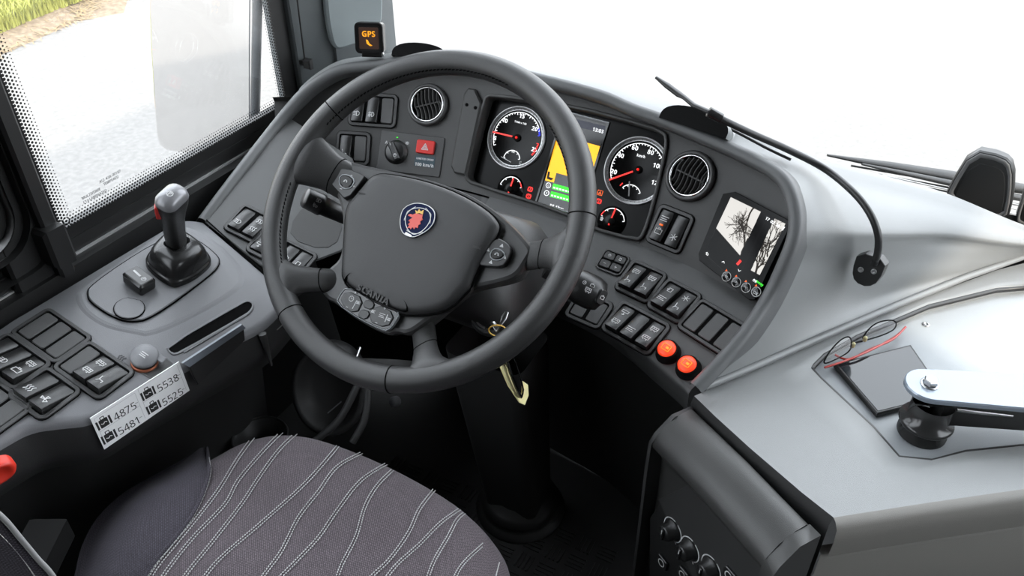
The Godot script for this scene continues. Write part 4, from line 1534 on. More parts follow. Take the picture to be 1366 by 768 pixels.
# ------------------------------------------------------------------ driver's seat
const SY := 0.42
var seat_o: Array = []
func seat_h(p: Vector2, k: float) -> float:
	# k: 0 in the middle .. 1 at the edge
	return SY + 0.012 - 0.075 * pow(k, 7.0) - 0.012 * k * k
func seat():
	var px := [118, 900, 100, 830, 96, 768, 106, 726, 126, 690, 162, 656, 210, 630, 270, 598, 300, 581, 345, 567, 400, 569, 455, 585, 520, 611, 590, 646, 648, 684, 678, 722, 684, 768, 686, 830, 690, 900]
	var o := thing("driver_seat", "dark woven fabric driver's seat cushion with pale wavy double stitching", "seat", Transform3D(Basis(), Vector3(-0.53, 0.0, -0.45)))
	var poly := PackedVector2Array()
	for i in range(0, px.size(), 2):
		var p := ony(px[i], px[i + 1], SY - 0.028)
		poly.append(Vector2(p.x, -p.z))
	if Geometry2D.is_polygon_clockwise(poly):
		poly.reverse()
	var sm := smooth2(poly, 2)
	var c := Vector2.ZERO
	for p in sm:
		c += p / sm.size()
	c = Vector2(-0.53, 0.50)
	var rows := []
	for k in [1.0, 0.995, 0.985, 0.965, 0.93, 0.88, 0.8, 0.7, 0.55, 0.4, 0.2, 0.02]:
		var r := []
		for q in sm:
			var w: Vector2 = c + (q - c) * k
			r.append(Vector3(w.x, seat_h(w, k), -w.y))
		rows.append(r)
	var skirt := []
	for q in sm:
		skirt.append(Vector3(q.x, SY - 0.15, -q.y))
	rows.push_front(skirt)
	var b := B.new()
	b.grid(rows, Vector3.UP, true)
	b.fan(rows[-1], Vector3(c.x, SY + 0.012, -c.y), false)
	wpart(o, "cushion", b, M.fabric)
	# seat frame under the cushion
	b = B.new()
	b.box(Vector3(-0.53, 0.13, -0.40), Vector3(0.36, 0.26, 0.34), 0.01)
	wpart(o, "pedestal", b, M.matt)
	# surface height lookup
	var last := [0.0, 9.0]
	var h_at := func(x: float, y: float) -> Vector3:
		var p := ony(x, y, SY)
		for it in 4:
			var w := Vector2(p.x, -p.z)
			var d := w - c
			var lo := 0.0
			# scale at which the outline passes through this point
			var edge := 3.0
			for j in sm.size():
				var hit = Geometry2D.segment_intersects_segment(c, c + d.normalized() * 2.0, sm[j], sm[(j + 1) % sm.size()])
				if hit != null:
					edge = c.distance_to(hit)
					break
			lo = clampf(d.length() / edge, 0, 1)
			last[0] = d.length() / edge
			p = ony(x, y, seat_h(w, lo) + 0.0012)
		return p if last[0] < last[1] else Vector3.INF
	# bolster cover on the left: its own panel with piping along the seam
	var seam_px := [[276, 598], [279, 625], [272, 655], [255, 690], [228, 725], [205, 752], [190, 775], [170, 800]]
	var edge_px := [[262, 603], [212, 630], [165, 657], [130, 690], [109, 728], [100, 765], [95, 785], [92, 800]]
	rows = []
	for i in seam_px.size():
		var r := []
		for k in 9:
			var t := k / 8.0
			var x := lerpf(seam_px[i][0], edge_px[i][0], t)
			var y := lerpf(seam_px[i][1], edge_px[i][1], t)
			var p: Vector3 = h_at.call(x, y)
			var tries := 0
			while not p.is_finite() and tries < 30:
				x += 1.2
				y += 1.2
				tries += 1
				p = h_at.call(x, y)
			r.append(p + Vector3(0, 0.006 * sin(PI * t), 0))
		rows.append(r)
	b = B.new()
	var rs := []
	for k in 9:
		var col := []
		for r in rows:
			col.append(r[k])
		rs.append(spline(col, 4))
	b.grid(rs, Vector3.UP)
	wpart(o, "side_bolster", b, M.fabric2)
	b = B.new()
	var sp := []
	for q in seam_px:
		var p: Vector3 = h_at.call(q[0], q[1])
		if p.is_finite():
			sp.append(p + Vector3(0, 0.001, 0))
	b.tube(spline(sp, 6), 0.0026, 8)
	wpart(o, "piping", b, M.fabric2)
	# stitches
	last[1] = 0.87
	b = B.new()
	last[1] = 0.945
	for line in [[[278, 604], [281, 630], [273, 658], [256, 692], [230, 726], [207, 753], [192, 776]], [[258, 608], [215, 631], [170, 657], [135, 690], [114, 727], [104, 768], [98, 800]]]:
		var q := []
		for p in line:
			q.append(Vector2(p[0], p[1]))
		stitch(b, spline(q, 10), h_at, 0.006, 0.0042, 0.0011)
	for line in [[[680, 726], [668, 745], [660, 775]], [[685, 738], [678, 760], [672, 780]]]:
		var q := []
		for p in line:
			q.append(Vector2(p[0], p[1]))
		stitch(b, spline(q, 8), h_at, 0.0048, 0.0044, 0.0012)
	stuff(wpart(o, "edge_stitch", b, M.thread))
	b = B.new()
	last[1] = 0.87
	var lines := [
		[[347, 571], [318, 610], [290, 655], [255, 700], [212, 752], [198, 775]],
		[[381, 571], [352, 600], [318, 640], [300, 672], [258, 716], [225, 757], [210, 780]],
		[[400, 573], [372, 600], [345, 637], [322, 672], [285, 720], [248, 766], [240, 785]],
		[[457, 587], [425, 625], [396, 655], [345, 700], [290, 748], [262, 785]],
		[[490, 600], [450, 622], [425, 655], [398, 690], [375, 735], [350, 770], [345, 790]],
		[[523, 614], [482, 640], [450, 680], [425, 716], [395, 748], [368, 775]],
		[[533, 618], [505, 645], [487, 675], [475, 715], [455, 755], [446, 785]],
		[[584, 647], [560, 678], [545, 710], [520, 745], [496, 768], [480, 785]],
		[[624, 672], [590, 695], [560, 725], [530, 752], [514, 772]],
		[[632, 677], [612, 690], [598, 715], [578, 750], [566, 785]],
		[[664, 710], [640, 730], [615, 755], [600, 785]]]
	for line in lines:
		for side in [-1.6, 1.6]:
			var q := []
			for i in line.size():
				q.append(Vector2(line[i][0] + side, line[i][1] + side * 0.55))
			stitch(b, spline(q, 8), h_at, 0.0034, 0.0018, 0.0011)
	stuff(wpart(o, "wave_stitch", b, M.thread))
	# near backrest edge at the lower left
	var bk: Node3D = o
	var F := Transform3D(Basis(Vector3(0.6, 0.25, -0.75).normalized(), Vector3(-0.1, 1, 0.2), Vector3(0.7, 0.2, 0.6)).orthonormalized(), at(20, 740, 0.66))
	var dd := F.basis
	var bp := []
	for q in [[-60, 640], [0, 687], [25, 715], [50, 745], [72, 770], [110, 830]]:
		bp.append(onp(q[0], q[1], F.origin, F.basis.z))
	rows = []
	bp = spline(bp, 4)
	for p in bp:
		rows.append([p + dd.z * -0.05 + Vector3(-0.03, -0.06, 0.02), p + dd.z * -0.015 + Vector3(-0.002, -0.012, 0.004), p, p + Vector3(-0.010, -0.004, 0.006) + dd.z * 0.004, p + Vector3(-0.05, -0.03, 0.03) + dd.z * 0.006, p + Vector3(-0.15, -0.09, 0.08)])
	b = B.new()
	b.grid(rows, Vector3(0.2, 0.6, 0.8))
	bk = wpart(o, "backrest", b, M.fabric2)
	b = B.new()
	b.tube(bp, 0.0022, 8)
	part(bk, "piping", b, M.thread_grey)
	b = B.new()
	for line in [[[-20, 695], [8, 720], [35, 752], [60, 790]]]:
		var q := []
		for p in line:
			q.append(Vector2(p[0], p[1]))
		stitch(b, spline(q, 10), func(x, y): return onp(x, y, F.origin + F.basis.z * 0.0065, F.basis.z), 0.0058, 0.0042, 0.0011)
	stuff(part(bk, "edge_stitch", b, M.thread))
	# black latch box on the seat base, and the red handle beyond it
	b = B.new()
	var lb := at(54, 735, 0.92)
	b.box(Vector3.ZERO, Vector3(0.042, 0.03, 0.07), 0.004)
	var lt := thing("seat_latch", "black rectangular seat adjuster between backrest and cushion", "latch", Transform3D(Basis(Vector3.UP, 0.5), lb))
	part(lt, "lever", b, M.matt)
	var rk := thing("red_handle", "red rounded handle low on the console flank at the left edge", "handle", Transform3D(Basis(Vector3.UP, 0.3), at(-4, 630, 0.92)))
	b = B.new()
	b.xf = Transform3D(Basis(Vector3.UP, 1.0), Vector3.ZERO)
	b.dome(smooth2(PackedVector2Array([Vector2(-0.03, -0.014), Vector2(0.012, -0.014), Vector2(0.022, 0), Vector2(0.012, 0.014), Vector2(-0.03, 0.014)]), 2), [[1, -0.01], [1, 0.002], [0.92, 0.006], [0.7, 0.007], [0.6, 0.0045], [0.2, 0.004]])
	part(rk, "grip", b, M.redplastic)

func stitch(b: B, px: Array, h_at: Callable, pitch: float, ln: float, w: float):
	var pts := []
	for q in px:
		var p: Vector3 = h_at.call(q.x, q.y)
		if p.is_finite():
			pts.append(p)
	var acc := 0.0
	for i in pts.size() - 1:
		var a: Vector3 = pts[i]
		var e: Vector3 = pts[i + 1]
		var d := e - a
		var L := d.length()
		if L < 1e-6:
			continue
		d /= L
		var s := -acc
		while s + pitch <= L:
			s += pitch
			var p := a + d * s
			var side := d.cross(Vector3.UP).normalized() * w / 2
			var up := Vector3(0, 0.0006, 0)
			var h := d * ln / 2
			var v := [p - h - side, p - h + side, p + h + side, p + h - side]
			b.quad(v[3] + up, v[2] + up, v[1] + up, v[0] + up)
			b.quad(v[0] + up, v[1] + up, v[1] - up, v[0] - up)
			b.quad(v[2] + up, v[3] + up, v[3] - up, v[2] - up)
			b.quad(v[1] + up, v[2] + up, v[2] - up, v[1] - up)
			b.quad(v[3] + up, v[0] + up, v[0] - up, v[3] - up)
		acc = L - s

# ------------------------------------------------------------------ instrument cluster
var CF: Transform3D
func cz(x: float, y: float) -> Vector2:   # zoom coordinates of the cluster crop -> cluster plane
	return loc(CF, 600.0 + x / 4.266, 100.0 + y / 4.266)
func cz2(x: float, y: float) -> Vector2:
	return loc(CF, 740.0 + x / 4.266, 260.0 + y / 4.266)
func poly_of(a: Array) -> PackedVector2Array:
	var p := PackedVector2Array(a)
	if Geometry2D.is_polygon_clockwise(p):
		p.reverse()
	return p
func cluster_outline() -> PackedVector2Array:
	var ol := poly_of([cz(216, 150), cz(245, 126), cz(700, 188), cz(1140, 306), cz(1200, 334), cz(1226, 356), cz(1222, 430), cz(1150, 745), cz2(500, 225), cz2(470, 247), cz2(200, 175), cz(640, 765), cz(140, 610), cz(112, 585), cz(115, 550)])
	ol = smooth2(ol, 1)
	return ol
func cluster():
	var t := thing("instrument_cluster", "black instrument cluster with rev counter, speedometer and central display behind the wheel", "instrument cluster", CF)
	var ol := shrink(cluster_outline(), 0.009)
	var b := B.new()
	b.puck(ol, [[0, -0.004], [0, -0.001], [0.0005, 0.0]])
	part(t, "backplate", b, M.clusterblack)
	b = B.new()
	var ci := CF.affine_inverse()
	var plate := CF
	CF = Transform3D(CF.basis, CF * Vector3(0, 0, 0.016))
	ol = cluster_outline()
	var front := CF
	var fi := front.affine_inverse()
	CF = plate
	var srows := []
	b.xf = ci * front
	for p in [[0.0, 0], [0.0, 1], [0.0012, 2], [0.0052, 2], [0.006, 3], [0.006, 4]]:
		var ring := b.ring2(ol, -p[0], 0)
		var far := b.ring2(ol, -0.006, 0)
		for j in ring.size():
			var px := proj(front * far[j])
			var h: float = (fi * face_at(px.x, px.y).origin).z
			ring[j].z = [-0.0152, maxf(h, 0.0) + 0.003, maxf(h, 0.0) + 0.005, h + 0.004, h + 0.0014][p[1]]
		srows.append(ring)
	b.grid(srows, Vector3(0, 0, 0), true, 2)
	part(t, "surround", b, M.dash)
	# left ramp with two small sensor holes
	b = B.new()
	var RF := face_at(626, 175, 0.0025)
	b.xf = ci * RF
	b.puck(poly_of(Array(outline(RF, [186, 165, 95, 575, 30, 560, 10, 520, 85, 110, 110, 75, 150, 82], 600, 100, 4.266))), [[0, 0.0], [0, 0.003], [0.003, 0.005]])
	part(t, "side_ramp", b, M.dash)
	for q in [Vector2(103, 173), Vector2(152, 190)]:
		var hp := loc(RF, 600 + q.x / 4.266, 100 + q.y / 4.266)
		b = B.new()
		b.xf = ci * RF
		b.lathe([[0.0032, 0.004], [0.0030, 0.0056], [0.0018, 0.0057], [0, 0.0052]], 14, v3(hp, 0))
		part(t, "sensor_hole", b, M.pit)
	# rev counter
	var c := cz(380, 358)
	var g := dial(t, c, 0.055, "rev_counter")
	var q5 := [["5", 262, 352], ["10", 317, 250], ["15", 415, 225], ["20", 487, 297], ["25", 485, 415]]
	for e in q5:
		var p := cz(e[1], e[2])
		text(g, e[0], 0.0072, p.x - c.x, p.y - c.y - 0.003, 0.0006, M.glowwhite, true, 0, "numeral")
	var p2 := cz(403, 272)
	text(g, "1/min x 100", 0.0032, p2.x - c.x, p2.y - c.y, 0.0006, M.glowwhite, false, 0, "numeral")
	gauge_scale(g, c, 0.044, cz(250, 400), cz(512, 320), 26, M.glowwhite)
	gauge_scale(g, c, 0.044, cz(514, 300), cz(520, 345), 5, M.blue)
	gauge_scale(g, c, 0.044, cz(515, 395), cz(478, 465), 8, M.redglow)
	needle(g, cz(385, 358) - c, cz(250, 326) - c, 0.0026)
	subdial(g, cz(352, 480) - c, 0.0155, cz(300, 465) - c, cz(415, 480) - c, M.glowwhite)
	text(g, "1/2", 0.0035, cz(363, 430).x - c.x, cz(363, 430).y - c.y - 0.002, 0.0006, M.glowwhite, false, 0, "numeral")
	var b2 := B.new()
	glyph(b2, "door", cz(402, 500) - c, 0.0028, 0.0005)
	b2.bar(cz(350, 497) - c, cz(295, 465) - c, 0.0012, 0.001)
	part(g, "fuel_mark", b2, M.mark)
	# speedometer
	c = cz(1066, 545)
	g = dial(t, c, 0.0555, "speedometer")
	for e in [["20", 937, 540], ["40", 977, 448], ["60", 1058, 405], ["80", 1147, 430], ["100", 1187, 508], ["120", 1178, 605]]:
		var p := cz(e[1], e[2])
		text(g, e[0], 0.0072, p.x - c.x, p.y - c.y - 0.003, 0.0006, M.glowwhite, true, 0, "numeral")
	p2 = cz(1090, 458)
	text(g, "km/h", 0.0042, p2.x - c.x, p2.y - c.y - 0.001, 0.0006, M.glowwhite, true, 0, "numeral")
	gauge_scale(g, c, 0.044, cz(915, 590), cz(1205, 640), 34, M.glowwhite)
	needle(g, cz(1075, 540) - c, cz(912, 598) - c, 0.0026)
	subdial(g, cz(1022, 690) - c, 0.0185, cz(975, 625) - c, cz(1100, 668) - c, M.glowwhite)
	b2 = B.new()
	b2.bar(cz(1020, 690) - c, cz(1024, 605) - c, 0.002, 0.001)
	part(g, "small_needle", b2, M.mark_dim)
	b2 = B.new()
	b2.bar(cz(970, 630) - c, cz(985, 615) - c, 0.002, 0.001)
	part(g, "red_zone", b2, M.redglow)
	# two small gauges along the foot of the cluster
	g = small_gauge(t, "temperature_gauge", [cz(345, 650), cz(297, 625), cz(418, 640), cz(333, 683), cz(366, 588)], true)
	var g2 := small_gauge(t, "fuel_gauge", [cz2(325, 150), cz2(270, 118), cz2(402, 152), cz2(309, 172), cz2(350, 76)], false)
	b2 = B.new()
	var cc := cz2(325, 150)
	glyph(b2, "door", cz2(268, 135) - cc, 0.0028, 0.0005)
	part(g2, "fuel_mark", b2, M.glowwhite)
	# central display
	var q := [cz(648, 205), cz(909, 273), cz(748, 800), cz(487, 730)]
	var d := Node3D.new()
	d.name = "display"
	t.add_child(d)
	b = B.new()
	var op := poly_of(q)
	var ip := PackedVector2Array()
	b.frame(shrink(op, 0.001), shrink(op, -0.0028), 0, 0.003)
	part(d, "display_frame", b, M.gloss)
	b = B.new()
	var e1: Vector2 = (q[1] - q[0]).normalized() * 0.001
	b.bar(q[0], q[1], 0.0012, 0.003)
	part(d, "edge_line", b, M.satin)
	b = B.new()
	b.bar(q[3], q[2], 0.0012, 0.003)
	part(d, "edge_line", b, M.satin)
	b = B.new()
	b.puck(shrink(op, -0.003), [[0, 0], [0, 0.0004]])
	part(d, "screen", b, M.screen)
	b = B.new()
	b.puck(poly_of([cz(657, 235), cz(888, 292), cz(878, 333), cz(648, 275)]), [[0, 0.0004], [0, 0.0007]])
	part(d, "title_bar", b, M.screenbar)
	b = B.new()
	b.puck(poly_of([cz(614, 340), cz(857, 406), cz(826, 527), cz(692, 580), cz(607, 557), cz(593, 612), cz(543, 600)]), [[0, 0.0004], [0, 0.0007]])
	part(d, "amber_page", b, M.orange)
	b = B.new()
	b.puck(poly_of([cz(722, 497), cz(826, 527), cz(800, 610), cz(690, 580)]), [[0, 0.0004], [0, 0.0007]])
	part(d, "page_corner", b, M.ink)
	b = B.new()
	var seatic := poly_of([cz(560, 548), cz(572, 552), cz(566, 580), cz(592, 588), cz(578, 600), cz(553, 590)])
	b.puck(seatic, [[0, 0.0007], [0, 0.0009]])
	part(d, "page_symbol", b, M.ink)
	for k in 2:
		b = B.new()
		var o: float = 44.0 * k
		b.puck(poly_of([cz(590 - 12 * k, 617 + o), cz(760 - 12 * k, 663 + o), cz(752 - 12 * k, 694 + o), cz(582 - 12 * k, 648 + o)]), [[0, 0.0004], [0, 0.0007]])
		part(d, "pressure_bar", b, M.green)
		b = B.new()
		for i in 9:
			var x := 590.0 - 12 * k + i * 17
			var y := 640.0 + o + i * 4.6
			b.bar(cz(x, y), cz(x + 11, y + 3), 0.0026, 0.0007)
		b.arc(0.0042, 0.0012, 0, TAU, 0.0005, 0.0004, cz(562 - 10 * k, 628 + o))
		glyph(b, "zero", cz(562 - 10 * k, 628 + o), 0.002, 0.0005)
		part(d, "bar_mark", b, M.glowwhite)
	var ang: float = (q[1] - q[0]).angle()
	for e in [["13:03", 848, 306, 0.0058, M.glowwhite], ["88.1km", 612, 744, 0.0056, M.glowwhite], ["Fo", 630, 384, 0.0058, M.amber], ["r.", 795, 436, 0.0058, M.amber]]:
		var p := cz(e[1], e[2])
		text(d, e[0], e[3], p.x, p.y - e[3] * 0.5, 0.0008, e[4], true, ang * 0.5)
	# tell-tales
	for e in [[458, 650, M.redglow, "zero"], [449, 690, M.redglow, "text"], [855, 670, M.amber, "tri"], [848, 718, M.redglow, "zero"]]:
		b = B.new()
		var p := cz(e[0], e[1])
		b.xf = Transform3D(Basis(), Vector3(p.x, p.y, 0))
		if e[3] == "tri":
			b.frame(rrect(0.0095, 0.0085, 0.001), rrect(0.0078, 0.0068, 0.0006), 0, 0.0006)
			glyph(b, "tri", Vector2.ZERO, 0.003, 0)
		else:
			b.frame(rrect(0.010, 0.0085, 0.003), rrect(0.0055, 0.0045, 0.002), 0, 0.0006)
			b.bar(Vector2(0, -0.002), Vector2(0, 0.002), 0.0012, 0)
		part(t, "warning_light", b, e[2])

func shrink(p: PackedVector2Array, d: float) -> PackedVector2Array:
	var b := B.new()
	var r := PackedVector2Array()
	for q in b.ring2(p, -d, 0):
		r.append(Vector2(q.x, q.y))
	return r
func dial(t: Node3D, c: Vector2, R: float, called: String) -> MeshInstance3D:
	var b := B.new()
	b.lathe([[R, 0.0], [R, 0.003], [R - 0.0012, 0.0042], [R - 0.0028, 0.004], [R - 0.0045, 0.0012], [R - 0.0075, 0.0008]], 64)
	var o := part(t, called, b, M.ring)
	o.position = Vector3(c.x, c.y, 0)
	b = B.new()
	b.lathe([[R - 0.0074, 0.0008], [R - 0.008, 0.0004], [0, 0.0004]], 48)
	part(o, "dial_face", b, M.clusterblack)
	b = B.new()
	for i in 48:
		var u := Vector2.from_angle(TAU * i / 48.0)
		b.bar(u * (R - 0.0045), u * (R - 0.0068), 0.0006, 0.0012, 0.0003)
	part(o, "bezel_mark", b, M.ink)
	return o
func gauge_scale(g: Node3D, c: Vector2, R: float, from: Vector2, to: Vector2, n: int, m: Material):
	var a0 := (from - c).angle()
	var a1 := (to - c).angle()
	while a1 > a0:
		a1 -= TAU
	var b := B.new()
	b.arc(R, 0.0012, a0, a1, 0.0006, 0.0003, Vector2.ZERO, maxi(4, n))
	for i in n + 1:
		var u := Vector2.from_angle(lerpf(a0, a1, float(i) / n))
		var l: float = 0.0042 if i % 5 == 0 else 0.0026
		b.bar(u * (R + 0.0005), u * (R - l), 0.0013, 0.0006, 0.0003)
	part(g, "scale", b, m)
func needle(g: Node3D, p: Vector2, tip: Vector2, w: float):
	var b := B.new()
	b.bar(p.lerp(tip, 0.18), tip, w, 0.003, 0.001)
	b.lathe([[0.0022, 0.003], [0.0022, 0.0052], [0, 0.0053]], 12, Vector3(p.x, p.y, 0))
	part(g, "needle", b, M.redglow)
	b = B.new()
	b.lathe([[0.0065, 0.0004], [0.006, 0.0035], [0.003, 0.0042], [0, 0.0042]], 20, Vector3(p.x, p.y, 0))
	part(g, "needle_hub", b, M.matt)
func subdial(g: Node3D, c: Vector2, R: float, from: Vector2, to: Vector2, m: Material):
	var b := B.new()
	var a0 := (from - c).angle()
	var a1 := (to - c).angle()
	while a1 > a0:
		a1 -= TAU
	b.arc(R, 0.0014, a0, a1, 0.0006, 0.0003, c)
	for i in 5:
		var u := Vector2.from_angle(lerpf(a0, a1, i / 4.0))
		b.bar(c + u * R, c + u * (R - 0.003), 0.0011, 0.0006, 0.0003)
	part(g, "small_scale", b, m)
func small_gauge(t: Node3D, called: String, q: Array, right_red: bool) -> Node3D:
	var c: Vector2 = q[0]
	var R: float = (q[1] - c).length() * 0.5 + (q[2] - c).length() * 0.5
	var b := B.new()
	b.lathe([[R + 0.004, 0.0], [R + 0.004, 0.0003], [0, 0.0003]], 32)
	var o := part(t, called, b, M.clusterblack)
	o.position = Vector3(c.x, c.y, 0)
	subdial(o, Vector2.ZERO, R, q[1] - c, q[2] - c, M.glowwhite)
	b = B.new()
	b.bar(q[3] - c, q[4] - c, 0.0024, 0.002, 0.0008)
	part(o, "needle", b, M.redglow)
	b = B.new()
	b.lathe([[0.0055, 0.0004], [0.005, 0.0032], [0, 0.0036]], 18)
	part(o, "needle_hub", b, M.matt)
	b = B.new()
	var a: Vector2 = (q[2] if right_red else q[1]) - c
	b.arc(R, 0.0018, a.angle(), a.angle() + (0.45 if right_red else -0.45), 0.0009)
	part(o, "red_zone", b, M.redglow)
	return o

# ------------------------------------------------------------------ steering wheel
var WF: Transform3D
const RW := 0.218
func wz(x: float, y: float, off: float) -> Vector2:    # zoom at (340,180)
	return loc(WF, 340.0 + x / 3.4125, 180.0 + y / 3.4125, off)
func wz7(x: float, y: float, off: float) -> Vector2:   # zoom at (340,360)
	return loc(WF, 340.0 + x / 3.4125, 360.0 + y / 3.4125, off)
func v3(p: Vector2, z: float) -> Vector3:
	return Vector3(p.x, p.y, z)
func steering():
	WF = Transform3D(Basis(Vector3(1, 0, 0), Vector3(0, 0.654, -0.756), Vector3(0, 0.756, 0.654)).orthonormalized(), at(559.6, 285, 1.08))
	var t := thing("steering_wheel", "black leather four-spoke steering wheel with a badge on its hub", "steering wheel", WF)
	var b := B.new()
	b.torus(RW, 0.0172, 0, TAU, 160, 18)
	part(t, "rim", b, M.leather)
	# seams round the rim, and the row of stitches on the inner side
	b = B.new()
	for q in [[448, 150], [379, 424], [522, 507], [777, 288]]:
		var a := loc(WF, q[0], q[1]).angle()
		var u := Vector3(cos(a), sin(a), 0)
		var ring := []
		for i in 25:
			var s := TAU * i / 24.0
			ring.append(u * (RW + 0.0172 * cos(s)) + Vector3(0, 0, 0.0172 * sin(s)))
		b = B.new()
		b.tube(ring, 0.0008, 6, false)
		part(t, "rim_seam", b, M.pit)
	b = B.new()
	for seg in [[448, 175, 690, 110], [400, 250, 380, 380], [700, 250, 760, 150]]:
		var a0 := loc(WF, seg[0], seg[1]).angle()
		var a1 := loc(WF, seg[2], seg[3]).angle()
		if a1 - a0 > PI:
			a1 -= TAU
		if a0 - a1 > PI:
			a0 -= TAU
		var n := int(absf(a1 - a0) * RW / 0.006)
		for i in n:
			var a := lerpf(a0, a1, float(i) / n)
			var o := Transform3D(Basis(Vector3.BACK, a + 0.35), Vector3(cos(a), sin(a), 0) * (RW - 0.0150) + Vector3(0, 0, 0.0085))
			b.box(Vector3.ZERO, Vector3(0.0011, 0.0042, 0.0014), 0, o)
	stuff(part(t, "rim_stitch", b, M.pit))
	# spokes: lofted from the hub out to the rim, flaring where they meet it
	var sp := [
		[loc(WF, 490, 252, -0.012), loc(WF, 396, 206), 0.028, 0.027, 0.048],
		[loc(WF, 480, 360, -0.012), loc(WF, 372, 376), 0.018, 0.017, 0.042],
		[loc(WF, 538, 405, -0.012), loc(WF, 574, 492), 0.018, 0.0165, 0.046],
		[loc(WF, 662, 328, -0.012), loc(WF, 772, 338), 0.022, 0.019, 0.048]]
	for k in 4:
		var h: Vector2 = sp[k][0]
		var e: Vector2 = sp[k][1].normalized() * (RW - 0.004)
		var d := e - h
		var sd := Vector2(-d.y, d.x).normalized()
		var rows := []
		for i in 17:
			var u := i / 16.0
			var p := h.lerp(e, u)
			var w: float = interp(u, [0, 0.35, 0.62, 0.8, 0.92, 1.0], [sp[k][2], sp[k][3], sp[k][3], sp[k][3] * 1.25, lerpf(sp[k][3], sp[k][4], 0.6), sp[k][4]])
			var th: float = interp(u, [0, 0.5, 0.9, 1], [0.012, 0.0125, 0.015, 0.013])
			var z: float = interp(u, [0, 0.3, 0.48, 0.7, 0.88, 1], [-0.055, -0.047, -0.034, -0.014, -0.002, 0.0])
			var r := []
			for j in 20:
				var a := TAU * j / 20.0
				var cs := signf(cos(a)) * pow(absf(cos(a)), 0.8)
				var bend := e.normalized() * RW
				var q := p + sd * w * cs
				if u > 0.6:
					# follow the curve of the rim
					var want := q.normalized() * p.length()
					q = q.lerp(want, (u - 0.6) / 0.4)
				r.append(Vector3(q.x, q.y, z + th * sin(a)))
			rows.append(r)
		b = B.new()
		b.grid(rows, Vector3(0, 0, 0), true)
		var so := part(t, "spoke", b, M.leather)
		# closing seam between leather and hub
		b = B.new()
		var ring := []
		for j in 21:
			ring.append(rows[9][j % 20])
		b.tube(ring, 0.0008, 6, false)
		part(so, "spoke_seam", b, M.pit)
	# surround under the pad
	var z1 := -0.030
	var sur := PackedVector2Array()
	for q in [[312, 150], [345, 118], [400, 108], [480, 130], [600, 155], [760, 190], [900, 235], [1010, 285], [1120, 360], [1215, 450], [1275, 525], [1240, 580], [1195, 650], [1100, 680], [960, 705]]:
		sur.append(wz(q[0], q[1], z1))
	for q in [[840, 190], [800, 225], [700, 300], [640, 280], [600, 300], [450, 220], [365, 150], [330, 140], [285, 80], [300, 15]]:
		sur.append(wz7(q[0], q[1], z1))
	for q in [[330, 610], [390, 560], [395, 470], [398, 350], [360, 250]]:
		sur.append(wz(q[0], q[1], z1))
	sur = poly_of(Array(sur))
	sur = smooth2(sur, 2)
	b = B.new()
	b.puck(sur, [[0.012, z1 - 0.05], [0.002, z1 - 0.02], [0, z1 - 0.006], [0.002, z1], [0.006, z1 + 0.002]], 0)
	part(t, "hub_surround", b, M.hub2)
	# padded centre
	var z2 := -0.012
	var pad := PackedVector2Array()
	for q in [[400, 350], [412, 305], [430, 285], [470, 240], [505, 195], [530, 175], [565, 166], [620, 172], [720, 190], [820, 218], [920, 258], [1010, 308], [1070, 352], [1100, 390], [1106, 415], [1090, 455], [1050, 520], [1010, 590], [985, 645], [968, 690]]:
		pad.append(wz(q[0], q[1], z2))
	for q in [[950, 95], [880, 165], [800, 192], [690, 200], [620, 185], [520, 140], [420, 75], [400, 55], [386, 20]]:
		pad.append(wz7(q[0], q[1], z2))
	for q in [[384, 610], [388, 560], [394, 460]]:
		pad.append(wz(q[0], q[1], z2))
	pad = smooth2(poly_of(Array(pad)), 1)
	b = B.new()
	b.dome(pad, [[1.0, z1 - 0.004], [1.0, z2 - 0.010], [0.99, z2 - 0.006], [0.965, z2 - 0.002], [0.90, z2 + 0.001], [0.75, z2 + 0.003], [0.5, z2 + 0.0045], [0.25, z2 + 0.005]])
	var pd := part(t, "airbag_pad", b, M.hub)
	b = B.new()
	var gap := []
	for p in pad:
		gap.append(v3(p * 1.004, z2 - 0.0105))
	gap.append(gap[0])
	b.tube(gap, 0.0018, 6, false)
	part(t, "pad_gap", b, M.pit)
	# raised lettering strip at the foot of the pad
	b = B.new()
	var strip := PackedVector2Array()
	for q in [[405, 55], [425, 20], [450, 15], [520, 42], [620, 90], [680, 135], [694, 165], [690, 190], [640, 178], [520, 125], [430, 78]]:
		strip.append(wz7(q[0], q[1], z2))
	strip = smooth2(poly_of(Array(strip)), 1)
	b.frame(shrink(strip, 0.0007), strip, z2 - 0.004, z2 + 0.0020)
	part(pd, "strip_outline", b, M.pit)
	var lp := wz7(545, 105, z2)
	var la := (wz7(610, 140, z2) - wz7(485, 75, z2)).angle()
	var tx := text(pd, "SCANIA", 0.0085, lp.x, lp.y - 0.003, z2 + 0.0022, M.hub, true, la, "raised_lettering")
	tx.scale = Vector3(1.25, 1, 2.4)
	# two moulded airbag marks
	for q in [[492, 268], [1008, 512]]:
		var p := wz(q[0], q[1], z2)
		var ft := text(pd, "AIRBAG", 0.0028, p.x, p.y, z2 + 0.0024 - 0.001, M.hubdark, true, 0, "raised_lettering")
		ft.scale = Vector3(1, 1, 2)
	# badge
	var c := wz(743, 390, z2 + 0.005)
	var bd := PackedVector2Array()
	for q in [[690, 325], [735, 308], [790, 318], [826, 350], [822, 398], [795, 435], [752, 460], [718, 472], [672, 452], [660, 402], [668, 352]]:
		bd.append(wz(q[0], q[1], z2 + 0.005) - c)
	bd = smooth2(poly_of(Array(bd)), 2)
	b = B.new()
	b.puck(bd, [[0, -0.003], [0, 0.0012], [0.0008, 0.002]])
	var em := part(t, "badge", b, M.navy)
	em.position = v3(c, z2 + 0.005)
	b = B.new()
